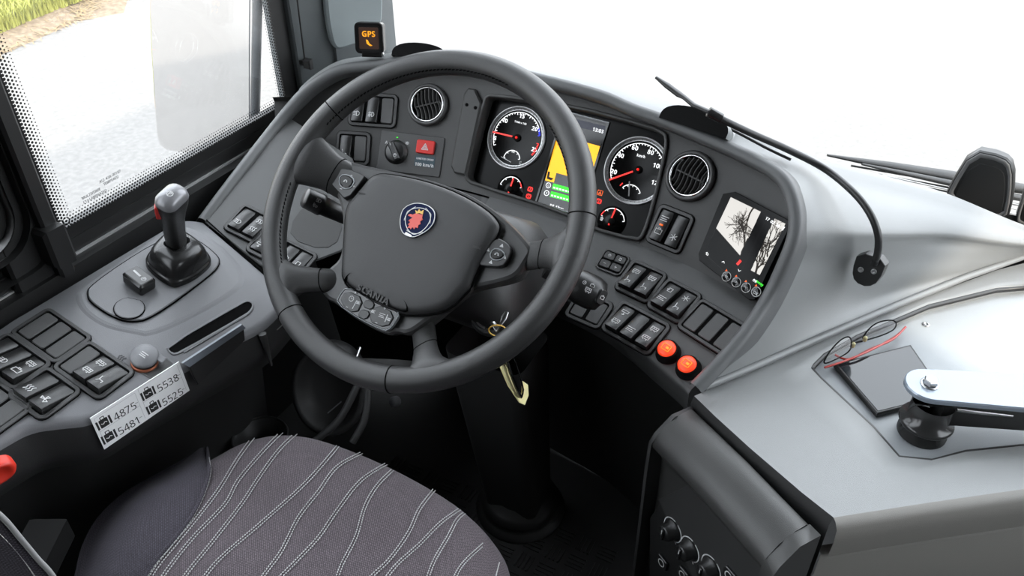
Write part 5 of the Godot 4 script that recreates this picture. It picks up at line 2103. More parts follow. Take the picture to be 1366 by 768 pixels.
	b.frame(bd, shrink(bd, -0.0011), 0.0015, 0.0026)
	# three interlaced silver crescents
	for k in 3:
		var a := PI / 2 + 0.15 + TAU * k / 3.0
		var cc := Vector2.from_angle(a) * -0.0075
		b.arc(0.0245, 0.0008, a - 0.78, a + 0.78, 0.002, 0.0006, cc, 14)
		b.arc(0.0225, 0.0006, a + PI / 3 - 0.55, a + PI / 3 + 0.55, 0.002, 0.0006, Vector2.from_angle(a + PI / 3) * -0.004, 10)
	b.prism([Vector2(-0.010, -0.0225), Vector2(0.000, -0.0245), Vector2(0.001, -0.0215), Vector2(-0.009, -0.0195)], 0.002, 0.0007)
	part(em, "silver_outline", b, M.satin2)
	b = B.new()
	var hd := []
	for q in [[768, 366], [752, 362], [735, 360], [722, 366], [712, 362], [700, 368], [712, 374], [722, 380], [710, 386], [702, 394], [712, 398], [700, 410], [707, 413], [696, 428], [708, 424], [712, 432], [722, 422], [728, 432], [735, 422], [745, 426], [748, 412], [758, 408], [756, 396], [768, 388], [764, 378]]:
		hd.append(wz(q[0], q[1], z2 + 0.005) - c)
	b.puck(poly_of(hd), [[0, 0.002], [0, 0.0028]])
	part(em, "griffin_head", b, M.redbadge)
	b = B.new()
	hd = []
	for q in [[738, 362], [734, 344], [744, 352], [752, 340], [759, 352], [772, 344], [768, 364], [753, 358]]:
		hd.append(wz(q[0], q[1], z2 + 0.005) - c)
	b.puck(poly_of(hd), [[0, 0.002], [0, 0.003]])
	part(em, "crown", b, M.gold)
	# button pods on both sides
	var zp := -0.019
	pod(t, [[365, 155], [420, 150], [500, 183], [495, 200], [415, 300], [375, 255], [330, 205]], [[390, 185], [425, 182], [455, 205], [440, 240], [405, 245], [385, 220]], zp, "phone", [[440, 185, "up"], [450, 232, "plus"], [392, 245, "minus"]])
	pod(t, [[1095, 462], [1150, 490], [1168, 520], [1150, 570], [1125, 600], [1060, 598], [1012, 590], [1040, 540]], [[1085, 520], [1115, 520], [1140, 545], [1125, 565], [1090, 570], [1070, 550]], zp, "phone", [[1062, 522, "tri"], [1125, 503, "tri"], [1137, 555, "tri"], [1075, 578, "tri"]])
	# lower button block
	b = B.new()
	var lo := PackedVector2Array()
	for q in [[418, 78], [520, 120], [640, 185], [656, 198], [640, 235], [606, 275], [570, 268], [470, 218], [372, 150], [390, 110]]:
		lo.append(wz7(q[0], q[1], zp))
	lo = smooth2(poly_of(Array(lo)), 1)
	b.puck(lo, [[0, zp - 0.012], [0, zp - 0.001], [0.001, zp]])
	var lb := part(t, "button_block", b, M.gloss2)
	b = B.new()
	b.frame(shrink(lo, 0.0011), lo, zp - 0.004, zp + 0.0008)
	part(lb, "trim_edge", b, M.satin)
	for bq in [[[418, 92], [500, 130], [462, 208], [385, 148]], [[556, 152], [642, 200], [604, 268], [512, 232]], [[508, 132], [550, 148], [535, 185], [490, 168]], [[486, 176], [530, 192], [508, 230], [468, 212]]]:
		var pl := []
		for q in bq:
			pl.append(wz7(q[0], q[1], zp))
		b = B.new()
		b.puck(smooth2(poly_of(pl), 1), [[0, zp - 0.002], [0, zp + 0.0012], [0.0008, zp + 0.002]])
		part(lb, "wheel_button", b, M.key)
	b = B.new()
	glyph(b, "clock", wz7(443, 132, zp), 0.0045, zp + 0.002)
	glyph(b, "text", wz7(582, 208, zp), 0.0042, zp + 0.002)
	glyph(b, "plus", wz7(462, 104, zp), 0.002, zp + 0.002, 0.3)
	glyph(b, "minus", wz7(422, 170, zp), 0.002, zp + 0.002, 0.3)
	glyph(b, "plus", wz7(594, 176, zp), 0.002, zp + 0.002, 0.3)
	glyph(b, "minus", wz7(556, 242, zp), 0.002, zp + 0.002, 0.3)
	for q in [[475, 150], [543, 190], [613, 226]]:
		glyph(b, "text", wz7(q[0], q[1], zp), 0.0025, zp + 0.002, 0.3)
	b.bar(wz7(468, 140, zp), wz7(447, 178, zp), 0.0008, zp + 0.002)
	b.bar(wz7(608, 205, zp), wz7(595, 238, zp), 0.0012, zp + 0.002)
	part(lb, "symbol", b, M.mark)
	# column shroud below the hub
	var sh := thing("column_shroud", "black steering column shroud under the wheel hub with the ignition lock", "steering column", Transform3D(WF.basis, WF * Vector3(0, 0, -0.06)))
	b = B.new()
	var rows := []
	for e in [[-0.035, 0.06, 0.05], [-0.05, 0.085, 0.07], [-0.10, 0.10, 0.085], [-0.16, 0.095, 0.085], [-0.22, 0.08, 0.08]]:
		var r := []
		for q in rrect(e[1] * 2, e[2] * 2, 0.035, 6):
			r.append(Vector3(q.x + 0.02, q.y - 0.015, e[0] + 0.003))
		rows.append(r)
	b.grid(rows, Vector3.ZERO, true)
	part(sh, "shroud", b, M.side)
	# lower cowl that carries the ignition lock on the right
	b = B.new()
	var ig := at(650, 422, 1.17)
	var il := sh.transform.affine_inverse() * Transform3D(Basis(Vector3(0.93, 0.1, -0.3), Vector3(0, 0.8, -0.5), Vector3(0.3, 0.6, 0.75)).orthonormalized(), ig)
	b.xf = il
	b.lathe([[0.034, -0.10], [0.032, -0.02], [0.026, -0.006], [0.024, 0.0], [0.0215, 0.002], [0.020, -0.003], [0.012, -0.004], [0.012, 0.0015], [0, 0.002]], 36)
	part(sh, "ignition_lock", b, M.rim)
	b = B.new()
	b.xf = il
	b.torus(0.0165, 0.0018, 0.5, 4.5, 24, 6)
	part(sh, "lock_ring", b, M.steel)
	# key, ring and fob with a yellow tag hanging from the lock
	var kt := thing("key_ring", "ignition key with ring, dark fob and yellow tag hanging below the wheel", "keys", Transform3D(Basis(), ig))
	b = B.new()
	var kp := ig + il.basis.z * 0.0 
	b.tube([at(657, 430, 1.12), at(664, 440, 1.11), at(672, 424, 1.105), at(676, 416, 1.11)], [0.004, 0.005, 0.005, 0.003], 8, true, 0.4)
	wpart(kt, "key", b, M.steel)
	b = B.new()
	b.xf = Transform3D(Basis(Vector3(0.9, 0, -0.4).normalized(), Vector3(0.1, 1, 0.2), Vector3(0.4, 0.0, 0.9)).orthonormalized(), at(664, 441, 1.10))
	b.torus(0.012, 0.001, 0, TAU, 32, 8)
	wpart(kt, "ring", b, M.gold)
	b = B.new()
	var fo := []
	for q in [[676, 470], [684, 472], [699, 516], [697, 529], [694, 532], [676, 488]]:
		fo.append(q)
	var FF := Transform3D(cam_b * Basis(Vector3.UP, 0.4), at(688, 500, 1.14))
	b.xf = FF
	var fp := []
	for q in fo:
		fp.append(loc(FF, q[0], q[1]))
	b.puck(smooth2(poly_of(fp), 1), [[0, -0.004], [0, 0.002], [0.002, 0.004]])
	wpart(kt, "fob", b, M.gloss)
	b = B.new()
	b.xf = FF
	fp = []
	for q in [[665, 485], [672, 483], [696, 527], [697, 508], [704, 513], [705, 527], [700, 540], [693, 537], [678, 515]]:
		fp.append(loc(FF, q[0], q[1], -0.006))
	b.puck(poly_of(fp), [[0, -0.008], [0, -0.0055], [0.0008, -0.005]])
	wpart(kt, "tag", b, M.tag)
	stalks()

func pod(t: Node3D, outer: Array, inner: Array, z: float, icon: String, extra: Array):
	var o := []
	for q in outer:
		o.append(wz(q[0], q[1], z))
	var i := []
	for q in inner:
		i.append(wz(q[0], q[1], z))
	var op := smooth2(poly_of(o), 1)
	var ip := smooth2(poly_of(i), 1)
	var b := B.new()
	b.puck(op, [[0, z - 0.012], [0, z - 0.001], [0.0012, z]])
	var pt := part(t, "button_pod", b, M.key)
	b = B.new()
	b.frame(shrink(ip, 0.0012), ip, z, z + 0.0012)
	part(pt, "trim_edge", b, M.satin)
	b = B.new()
	b.puck(shrink(ip, -0.001), [[0, z], [0, z + 0.0018], [0.001, z + 0.0024]])
	part(pt, "wheel_button", b, M.gloss2)
	b = B.new()
	var c := Vector2.ZERO
	for q in ip:
		c += q / ip.size()
	glyph(b, icon, c, 0.0035, z + 0.0024, 0.25)
	for e in extra:
		glyph(b, e[2], wz(e[0], e[1], z), 0.0024, z + 0.0001, 0.25)
	part(pt, "symbol", b, M.mark)

func stalks():
	# light and wiper stalk on the left
	var a := at(405, 262, 1.21)
	var e := at(470, 293, 1.25)
	var t := thing("lighting_stalk", "black stalk left of the hub with headlamp symbols on its end", "stalk", Transform3D(Basis(), a))
	var b := B.new()
	var d := (e - a).normalized()
	b.tube([a, a + d * 0.0015, a + d * 0.004, a + d * 0.025, a + d * 0.03, a + d * 0.031, a + d * 0.055, a + d * 0.10], [0.006, 0.0135, 0.0155, 0.0165, 0.0165, 0.0145, 0.013, 0.011], 24)
	wpart(t, "stalk", b, M.key)
	var nv := (CAMP - a).normalized()
	var up := (nv - d * nv.dot(d)).normalized()
	var F := Transform3D(Basis(d, up.cross(d), up), a + d * 0.016 + up * 0.0155)
	b = B.new()
	b.xf = F
	glyph(b, "lamp", Vector2(0.003, 0.004), 0.004, 0.0003, 0.22)
	glyph(b, "bus", Vector2(0.001, -0.004), 0.0035, 0.0, 0.22)
	wpart(t, "symbol", b, M.mark)
	# retarder / cruise stalk on the right: broad end with a push button
	a = at(806, 398, 1.16)
	e = at(740, 366, 1.15)
	t = thing("control_stalk", "broad black stalk right of the wheel with white symbols and an end button", "stalk", Transform3D(Basis(), a))
	d = (a - e).normalized()
	b = B.new()
	b.tube([e - d * 0.015, e, e + d * 0.022, e + d * 0.03, e + d * 0.042, e + d * 0.06, e + d * 0.072, e + d * 0.078], [0.011, 0.013, 0.0165, 0.0225, 0.0245, 0.0245, 0.021, 0.008], 28)
	wpart(t, "stalk", b, M.key)
	nv = (CAMP - a).normalized()
	up = (nv - d * nv.dot(d)).normalized()
	F = Transform3D(Basis(d, up.cross(d), up), e + d * 0.046 + up * 0.0242)
	b = B.new()
	b.xf = F
	glyph(b, "bus", Vector2(0.001, 0.001), 0.0045, 0.0, 0.2)
	glyph(b, "clock", Vector2(-0.008, 0.008), 0.003, -0.001, 0.25)
	glyph(b, "case", Vector2(0.004, 0.009), 0.0032, -0.001, 0.25)
	wpart(t, "symbol", b, M.mark)
	b = B.new()
	F = Transform3D(Basis(d, up.cross(d), up), e + d * 0.068 + up * 0.0195)
	F.basis = F.basis * Basis(Vector3.UP, 0.5)
	b.xf = F
	b.puck(rrect(0.016, 0.022, 0.005), [[0, -0.004], [0, 0.002], [0.0015, 0.0035]], 0)
	var bt := wpart(t, "end_button", b, M.gloss2)
	b = B.new()
	b.xf = F
	glyph(b, "case", Vector2(0, 0), 0.0035, 0.0036, 0.25)
	part(bt, "symbol", b, M.mark)

# ------------------------------------------------------------------ things set into the dashboard
func vent(f: Transform3D, R: float, label: String, tilt: float):
	var t := thing("air_vent", label, "air vent", f, "")
	var b := B.new()
	b.lathe([[R * 1.22, 0.0], [R * 1.22, 0.003], [R * 1.16, 0.006], [R * 1.02, 0.007], [R * 1.0, 0.004]], 56)
	part(t, "bezel", b, M.bezel)
	b = B.new()
	b.lathe([[R * 1.0, 0.004], [R * 0.98, 0.0068], [R * 0.93, 0.0072], [R * 0.90, 0.004], [R * 0.88, 0.0005]], 56)
	part(t, "silver_ring", b, M.chrome)
	b = B.new()
	b.lathe([[R * 0.9, 0.001], [R * 0.89, 0.0005], [0, 0.0005]], 40)
	part(t, "duct", b, M.pit)
	for k in 7:
		var x := (k - 3) * R * 0.225
		var h := sqrt(maxf(0.0, R * R * 0.77 - x * x))
		b = B.new()
		b.xf = Transform3D(Basis(Vector3.BACK, tilt), Vector3.ZERO)
		var rows := []
		for i in 7:
			var y := lerpf(-h, h, i / 6.0)
			var bow := 0.0015 * sin(i * 1.2)
			rows.append([Vector3(x - 0.0022 + bow, y, 0.0012), Vector3(x - 0.0012 + bow, y, 0.0058), Vector3(x + bow, y, 0.0062), Vector3(x + 0.0032 + bow, y, 0.0012)])
		b.grid(rows, Vector3.BACK)
		part(t, "slat", b, M.key)
	b = B.new()
	b.xf = Transform3D(Basis(Vector3.BACK, tilt), Vector3.ZERO)
	b.box(Vector3(0, 0, 0.0045), Vector3(R * 1.5, 0.0022, 0.002))
	part(t, "cross_bar", b, M.black)

func dash_items():
	vent(face_at(571, 140, 0.0025), 0.0305, "round air vent with silver ring beside the hazard button panel", 0.35)
	vent(face_at(921, 235, 0.0025), 0.0325, "round air vent with silver ring right of the speedometer", -0.1)
	# right shelf
	var hi := 0.0125
	switch_panel(shelf_at(855, 376.5), [["seat", "bus"], ["seat", "bus"]], 0.0285, 0.021, 0.045, "two rocker switches in the upper shelf row, next to the small four-key pad", "", "switch_panel", hi)
	switch_panel(shelf_at(899.5, 402.5), [["text", "loop"], ["seat", "snow"]], 0.0285, 0.021, 0.045, "two rocker switches in the upper shelf row, beside the blank cover caps", "", "switch_panel", hi)
	switch_panel(shelf_at(952, 438), [[], [], []], 0.0275, 0.022, 0.045, "switch panel of three blank caps under the rear-view monitor", "", "blank_panel")
	switch_panel(shelf_at(848, 438), [["bus", "kneel"], ["text", ""], ["bus", "bus"]], 0.0275, 0.021, 0.045, "three rocker switches in the lower shelf row, beside the red lamps", "", "switch_panel", hi)
	switch_panel(shelf_at(786, 414), [[], []], 0.0275, 0.021, 0.036, "switch panel of two blank caps half hidden under the right stalk", "", "blank_panel")
	var kf := shelf_at(817.5, 350, 0.001)
	var t := thing("key_pad", "small pad of four square keys with clock, zero, minus and plus", "keypad", kf)
	var b := B.new()
	b.frame(rrect(0.046, 0.040, 0.009), rrect(0.040, 0.034, 0.005), 0.0, 0.0018)
	part(t, "bezel", b, M.bezel)
	b = B.new()
	b.box(Vector3(0, 0, 0.0006), Vector3(0.042, 0.036, 0.001))
	part(t, "key_well", b, M.pit)
	for k in 4:
		var c := Vector2([-0.0095, 0.0095][k % 2], [0.0078, -0.0078][k / 2])
		b = B.new()
		b.puck(shift(rrect(0.0175, 0.0135, 0.003), c), [[0, 0.0006], [0, 0.0025], [0.001, 0.0035]], 0)
		var kp := part(t, "key", b, M.key)
		b = B.new()
		glyph(b, ["clock", "zero", "minus", "plus"][k], c, 0.003, 0.0035, 0.22)
		part(kp, "symbol", b, M.mark)
	# red lamps
	for q in [[891.5, 471, "round red lit warning lamp with bus door symbol, nearer the switches"], [918.5, 492, "round red lit warning lamp with bus door symbol, at the shelf corner"]]:
		var f := shelf_at(q[0], q[1], 0.0008)
		t = thing("warning_lamp", q[2], "warning lamp", f)
		b = B.new()
		b.lathe([[0.0185, 0.0], [0.0185, 0.0012], [0.0165, 0.002], [0.0160, 0.012], [0.0150, 0.0135], [0.0136, 0.0138], [0.0134, 0.0115]], 36)
		part(t, "collar", b, M.matt)
		b = B.new()
		b.lathe([[0.0134, 0.0105], [0.0128, 0.0150], [0.0105, 0.0165], [0, 0.0172]], 36)
		part(t, "lens_lamp", b, M.redlamp)
		b = B.new()
		b.frame(rrect(0.0135, 0.0105, 0.0015), rrect(0.0118, 0.0088, 0.001), 0.0160, 0.0176)
		b.box(Vector3(0.002, 0, 0.0170), Vector3(0.0045, 0.0035, 0.0012))
		part(t, "symbol", b, M.amberdim)
		var l := OmniLight3D.new()
		l.name = "lamp_light"
		l.position = Vector3(0, 0, 0.024)
		l.light_color = Color(1, 0.2, 0.1)
		l.light_energy = 0.00015
		l.light_size = 0.01
		l.omni_range = 8.0
		l.omni_attenuation = 2.0
		l.shadow_enabled = true
		t.add_child(l)
	# face
	switch_panel(face_at(894.5, 305.5), [["case", "text", "lit"], ["snow", ""]], 0.027, 0.0205, 0.048, "two upright rocker switches below the right air vent, one with amber light", "", "switch_panel")
	switch_panel(face_at(498, 147), [["lamp", ""], ["fog", ""], []], 0.0265, 0.021, 0.044, "switch panel with fog lamp symbols, left of the first air vent", "", "switch_panel")
	switch_panel(face_at(471.5, 198), [["seat", ""], []], 0.0265, 0.021, 0.044, "switch panel left of the rotary light switch, one rocker and one cap", "", "switch_panel")
	# rotary light switch, hazard button and speed label
	var f := face_at(547.5, 205, 0.003)
	t = thing("light_panel", "square panel with rotary light knob, red hazard button and speed limit label", "switch panel", f)
	b = B.new()
	b.puck(rrect(0.118, 0.070, 0.003), [[0, 0.0], [0, 0.001], [0.0008, 0.0018]])
	part(t, "plate", b, M.bezel)
	var p := loc(f, 529, 203)
	b = B.new()
	b.lathe([[0.0215, 0.0018], [0.0215, 0.003], [0.0185, 0.004], [0.0175, 0.009], [0.016, 0.010], [0, 0.010]], 40, v3(p, 0))
	var kp := part(t, "rotary_knob", b, M.key)
	b = B.new()
	b.box(Vector3.ZERO, Vector3(0.011, 0.033, 0.010), 0.0018, Transform3D(Basis(Vector3.BACK, 0.55), v3(p, 0.012)))
	part(kp, "grip", b, M.key)
	b = B.new()
	b.bar(p + Vector2(-0.006, 0.009), p + Vector2(-0.0085, 0.0135), 0.0012, 0.0172)
	glyph(b, "clock", p + Vector2(0.004, -0.007), 0.0035, 0.0172, 0.25)
	part(kp, "symbol", b, M.mark)
	text(t, "A", 0.005, loc(f, 516, 190).x, loc(f, 516, 190).y, 0.0019, M.mark, true)
	b = B.new()
	glyph(b, "lamp", loc(f, 544, 191), 0.0032, 0.0018, 0.25)
	glyph(b, "lamp", loc(f, 530, 188), 0.0026, 0.0018, 0.25)
	part(t, "symbol", b, M.mark)
	b = B.new()
	b.box(v3(loc(f, 530.5, 183.5), 0.0022), Vector3(0.0028, 0.0015, 0.001))
	part(t, "indicator_light", b, M.green)
	var hz := loc(f, 568.5, 196.5)
	b = B.new()
	b.xf = Transform3D(Basis(), v3(hz, 0))
	b.puck(rrect(0.033, 0.0235, 0.003), [[0, 0.001], [0, 0.005], [0.0012, 0.0065]], 0)
	var hb := part(t, "hazard_button", b, M.redbutton)
	b = B.new()
	glyph(b, "tri", hz, 0.0065, 0.0066, 0.17)
	part(hb, "triangle", b, M.mark)
	var lb := loc(f, 567, 215.5)
	b = B.new()
	b.xf = Transform3D(Basis(), v3(lb, 0))
	b.puck(rrect(0.037, 0.0185, 0.001), [[0, 0.0015], [0, 0.0022]])
	var lp := part(t, "speed_label", b, M.labelblue)
	text(lp, "LIMITED SPEED", 0.0032, lb.x, lb.y + 0.004, 0.0023, M.mark, true)
	text(lp, "100 km/h", 0.0056, lb.x, lb.y - 0.0062, 0.0023, M.mark, true)
	# groove line beside the cluster and contour left of the switches
	# left shelf
	var L := lshelf()
	switch_panel(fr(L, 333, 299.5), [["lamp", ""], ["heat", "heat"]], 0.0275, 0.021, 0.044, "two rocker switches on the left shelf, nearest the gear lever", "", "switch_panel")
	switch_panel(fr(L, 376, 338), [["kneel", ""], ["snow", ""], ["case", ""], ["zero", ""]], 0.024, 0.020, 0.036, "row of four rocker switches on the left shelf, behind the wheel rim", "", "switch_panel", 0.005)
	monitor()
	# small display on the hood at the left
	var gf := Transform3D(Basis(Vector3.UP, 0.42) * Basis(Vector3.RIGHT, -0.25), at(492, 51, 1.425))
	t = thing("small_display", "small square black display unit with orange letters on the hood edge", "display", gf)
	b = B.new()
	b.puck(rrect(0.050, 0.052, 0.008), [[0.002, -0.022], [0, -0.019], [0, -0.002], [0.002, 0.0]], 0, true)
	part(t, "housing", b, M.gloss2)
	b = B.new()
	b.frame(rrect(0.048, 0.050, 0.007), rrect(0.040, 0.042, 0.003), -0.001, 0.0015)
	part(t, "front_frame", b, M.matt)
	b = B.new()
	b.puck(rrect(0.034, 0.036, 0.002), [[0, 0], [0, 0.0004]])
	var sc := part(t, "display_screen", b, M.screenbrown)
	text(sc, "GPS", 0.0095, 0, 0.007, 0.0005, M.amberglow, true)
	b = B.new()
	b.prism([Vector2(-0.005, -0.002), Vector2(-0.004, -0.009), Vector2(0.002, -0.013), Vector2(0.006, -0.012), Vector2(0.001, -0.009), Vector2(-0.002, -0.003)], 0.0005, 0.0003)
	part(sc, "symbol", b, M.amberglow)
	b = B.new()
	b.box(Vector3(0.004, -0.0262, -0.004), Vector3(0.034, 0.010, 0.016), 0.002)
	part(t, "foot", b, M.matt)
	b = B.new()
	b.xf = Transform3D(Basis(Vector3.UP, PI / 2), Vector3(0.021, -0.0268, -0.002))
	b.lathe([[0.0038, -0.003], [0.0038, 0.003], [0.003, 0.004], [0, 0.004]], 14)
	part(t, "hinge_screw", b, M.steel)
	# two low sensor domes on the hood
	var dsh: Node3D = get_node("dashboard")
	sensor(dsh, face_at(925, 168, 0.036), 0.056, 0.030, "low black-fronted sensor hump on the hood right of the wheel")
	sensor(dsh, face_at(560, 75, 0.03), 0.050, 0.026, "low black-fronted sensor hump on the hood beside the small display")
	# flexible stalk: bracket on the side shell, hose, slim head over the hood
	var ff := Transform3D(Basis(Vector3(0.8, 0, 0.6), Vector3.UP, Vector3(-0.6, 0, 0.8)).orthonormalized(), ony(1160, 355, 0.598))
	ff = Transform3D(Basis(Vector3(0.97, 0, 0.26), Vector3(0.05, 1, -0.1), Vector3(-0.26, 0.1, 0.97)).orthonormalized(), ony(1160, 355, 0.598) + Vector3(0, 0, 0.006))
	t = thing("flexible_stalk", "black flexible microphone stalk curving from a bolted bracket over the dashboard", "microphone", ff)
	b = B.new()
	var br := smooth2(poly_of([Vector2(-0.021, 0.02), Vector2(-0.021, -0.012), Vector2(-0.012, -0.028), Vector2(0.008, -0.028), Vector2(0.020, -0.012), Vector2(0.021, 0.024)]), 1)
	b.puck(br, [[0, -0.012], [0, 0.003], [0.001, 0.004]])
	part(t, "bracket", b, M.key)
	for x in [-0.009, 0.009]:
		b = B.new()
		b.lathe([[0.0042, 0.004], [0.004, 0.0058], [0.002, 0.006], [0.0018, 0.005], [0, 0.005]], 14, Vector3(x, -0.002 + x * 0.3, 0))
		part(t, "bolt", b, M.steel)
	var ps := []
	for q in [[1166, 352, 1.19], [1171, 336, 1.172], [1171, 312, 1.16], [1160, 284, 1.16], [1138, 256, 1.175], [1100, 225, 1.205], [1050, 199, 1.20], [1005, 179, 1.185], [965, 160, 1.17], [945, 149, 1.168]]:
		ps.append(at(q[0], q[1], q[2]))
	b = B.new()
	b.tube(spline(ps, 6), 0.0052, 12)
	wpart(t, "hose", b, M.rubber)
	b = B.new()
	b.tube([at(962, 158, 1.17), at(945, 149, 1.168)], 0.0075, 12)
	wpart(t, "sleeve", b, M.gloss2)
	b = B.new()
	b.tube([at(946, 149, 1.168), at(925, 140, 1.18), at(913, 130, 1.19), at(906, 126, 1.195), at(890, 114, 1.205), at(875, 103, 1.21)], [0.005, 0.0048, 0.0045, 0.0062, 0.006, 0.003], 10, true, 0.6)
	wpart(t, "head", b, M.rubber)
	b = B.new()
	b.tube(spline([at(966, 168, 1.222), at(990, 180, 1.216), at(1018, 195, 1.208), at(1038, 205, 1.205), at(1055, 213, 1.202)], 5), 0.0022, 8)
	t = thing("cable", "thin dark cable lying on the dash top below the flexible stalk", "cable", Transform3D(Basis(), at(1000, 184, 1.27)))
	wpart(t, "wire", b, M.rubber)

func sensor(dsh: Node3D, f: Transform3D, w: float, h: float, label: String):
	var p := PackedVector2Array()
	for i in 17:
		var a := PI * i / 16.0
		p.append(Vector2(cos(a) * w * (1.0 + 0.1 * sin(a)), pow(sin(a), 0.75) * h))
	var b := B.new(f)
	var rows := []
	for k in [[1.0, 0.004], [1.02, 0.0], [1.0, -0.02], [0.9, -0.05], [0.6, -0.085], [0.2, -0.1]]:
		var r := []
		for q in p:
			r.append(Vector3(q.x * k[0], q.y * k[0] - 0.004, k[1]))
		rows.append(r)
	b.grid(rows, Vector3.UP)
	var hump := wpart(dsh, "sensor_hump", b, M.sensortop, label)
	b = B.new(f)
	var c := []
	for q in p:
		c.append(Vector3(q.x, q.y - 0.004, 0.004))
	b.flat(c)
	part(hump, "front_window", b, M.matt)

func monitor():
	var f := face_at(1000, 330, 0.012)
	var t := thing("rear_view_monitor", "black monitor at the right end of the dashboard showing bare branches and sky", "monitor", f)
	var q := [loc(f, 975, 262), loc(f, 1049, 298), loc(f, 1001, 394), loc(f, 939, 338)]
	var ctr: Vector2 = (q[0] + q[1] + q[2] + q[3]) / 4
	var ux: Vector2 = ((q[1] - q[0]) + (q[2] - q[3])) / 2
	var uy: Vector2 = ((q[0] - q[3]) + (q[1] - q[2])) / 2
	var b := B.new()
	var body := poly_of([loc(f, 964, 258), loc(f, 980, 255), loc(f, 1052, 293), loc(f, 1052, 306), loc(f, 1007, 400), loc(f, 999, 400), loc(f, 932, 347), loc(f, 931, 338)])
	b.puck(body, [[0, -0.007], [0, -0.002], [0.001, 0.0]])
	part(t, "housing", b, M.clusterblack)
	# picture: sky, branches, the dark pillar of the coach, drawn as a print on the screen
	var W := 256
	var H := 256
	var img := Image.create(W, H, false, Image.FORMAT_RGB8)
	img.fill(Color(0.02, 0.024, 0.03))
	var rng := RandomNumberGenerator.new()
	rng.seed = 21
	for y in int(H * 0.78):
		for x in W:
			var u := float(x) / W
			var v := float(y) / H
			var edge_l := 0.56 + 0.02 * v
			if (u < edge_l and v < 0.55 + 0.14 * u) or (u > 0.80 + 0.05 * v and v < 0.72):
				img.set_pixel(x, y, Color(0.95, 0.94, 0.92))
	for k in 4:
		var root: Vector2 = [Vector2(150, 150), Vector2(246, 210), Vector2(110, -4), Vector2(250, 120)][k]
		var todo := [[root, Vector2([-0.35, -0.5, -0.3, -0.6][k], [-1, -1, 1, -1][k]).normalized(), [11.0, 8.0, 6.0, 5.0][k], 50.0]]
		while todo.size() > 0:
			var e: Array = todo.pop_back()
			var p: Vector2 = e[0]
			var d: Vector2 = e[1]
			for s in int(e[3]):
				p += d
				d = d.rotated(rng.randf_range(-0.09, 0.09))
				var r: float = e[2] * 0.5
				for yy in range(int(p.y - r), int(p.y + r) + 1):
					for xx in range(int(p.x - r), int(p.x + r) + 1):
						if xx >= 0 and yy >= 0 and xx < W and yy < H and img.get_pixel(xx, yy).r > 0.2 and Vector2(xx, yy).distance_to(p) <= r + 0.4:
							img.set_pixel(xx, yy, Color(0.19, 0.17, 0.15))
			if e[2] > 1.0:
				for n in 3:
					todo.append([p - d * rng.randf_range(0, e[3] * 0.5), d.rotated(rng.randf_range(-0.9, 0.9)), e[2] * 0.58, e[3] * rng.randf_range(0.6, 0.95)])
	for y in H:
		for x in W:
			var u := float(x) / W
			var v := float(y) / H
			if u > 0.57 and u < 0.81 and v < 0.8:
				img.set_pixel(x, y, Color(0.035, 0.035, 0.04) if u < 0.68 or u > 0.71 else Color(0.07, 0.07, 0.075))
	var tex := ImageTexture.create_from_image(img)
	M.monitor = mat(Color(1, 1, 1), 0.15)
	M.monitor.albedo_color = Color(0.06, 0.06, 0.06)
	M.monitor.metallic_specular = 0.2
	M.monitor.emission_enabled = true
	M.monitor.emission_texture = tex
	M.monitor.emission_operator = BaseMaterial3D.EMISSION_OP_MULTIPLY
	M.monitor.emission = Color(1, 1, 1)
	M.monitor.emission_energy_multiplier = 0.95 / EXPO
	var st := SurfaceTool.new()
	st.begin(Mesh.PRIMITIVE_TRIANGLES)
	var m := 0.04
	var cs := [q[0], q[1], q[2], q[3]]
	var uv := [Vector2(0, 0), Vector2(1, 0), Vector2(1, 1), Vector2(0, 1)]
	for ix in [0, 1, 2, 0, 2, 3]:
		st.set_uv(uv[ix])
		st.set_normal(Vector3.BACK)
		var w2: Vector2 = ctr + (cs[ix] - ctr) * 0.985
		st.add_vertex(Vector3(w2.x, w2.y, 0.0008))
	var o := MeshInstance3D.new()
	o.name = "monitor_screen"
	o.mesh = st.commit()
	o.mesh.surface_set_material(0, M.monitor)
	t.add_child(o)
	var ang := ux.angle()
	var z2 := func(x, y): return loc(f, 740.0 + x / 4.266, 260.0 + y / 4.266)
	for e in [["17  02  20", 1245, 150, 0.0042, M.glowwhite], ["1", 1307, 183, 0.006, M.glowwhite], ["OK", 1143, 484, 0.0036, M.glowwhite], ["meny", 1170, 496, 0.0036, M.green]]:
		var p: Vector2 = z2.call(e[1], e[2])
		text(o, e[0], e[3], p.x, p.y - e[3] * 0.4, 0.001, e[4], true, ang)
	b = B.new()
	var lp: Vector2 = z2.call(1050, 385)
	b.bar(lp + Vector2(-0.001, -0.004), lp + Vector2(0.001, 0.004), 0.004, 0.0009, 0.0004)
	part(o, "red_mark", b, M.redglow)
	b = B.new()
	glyph(b, "back", z2.call(870, 335), 0.003, 0.001, 0.25)
	glyph(b, "up", z2.call(962, 382), 0.003, 0.001, 0.25)
	glyph(b, "down", z2.call(1052, 430), 0.003, 0.001, 0.25)
	part(o, "screen_symbol", b, M.glowwhite)
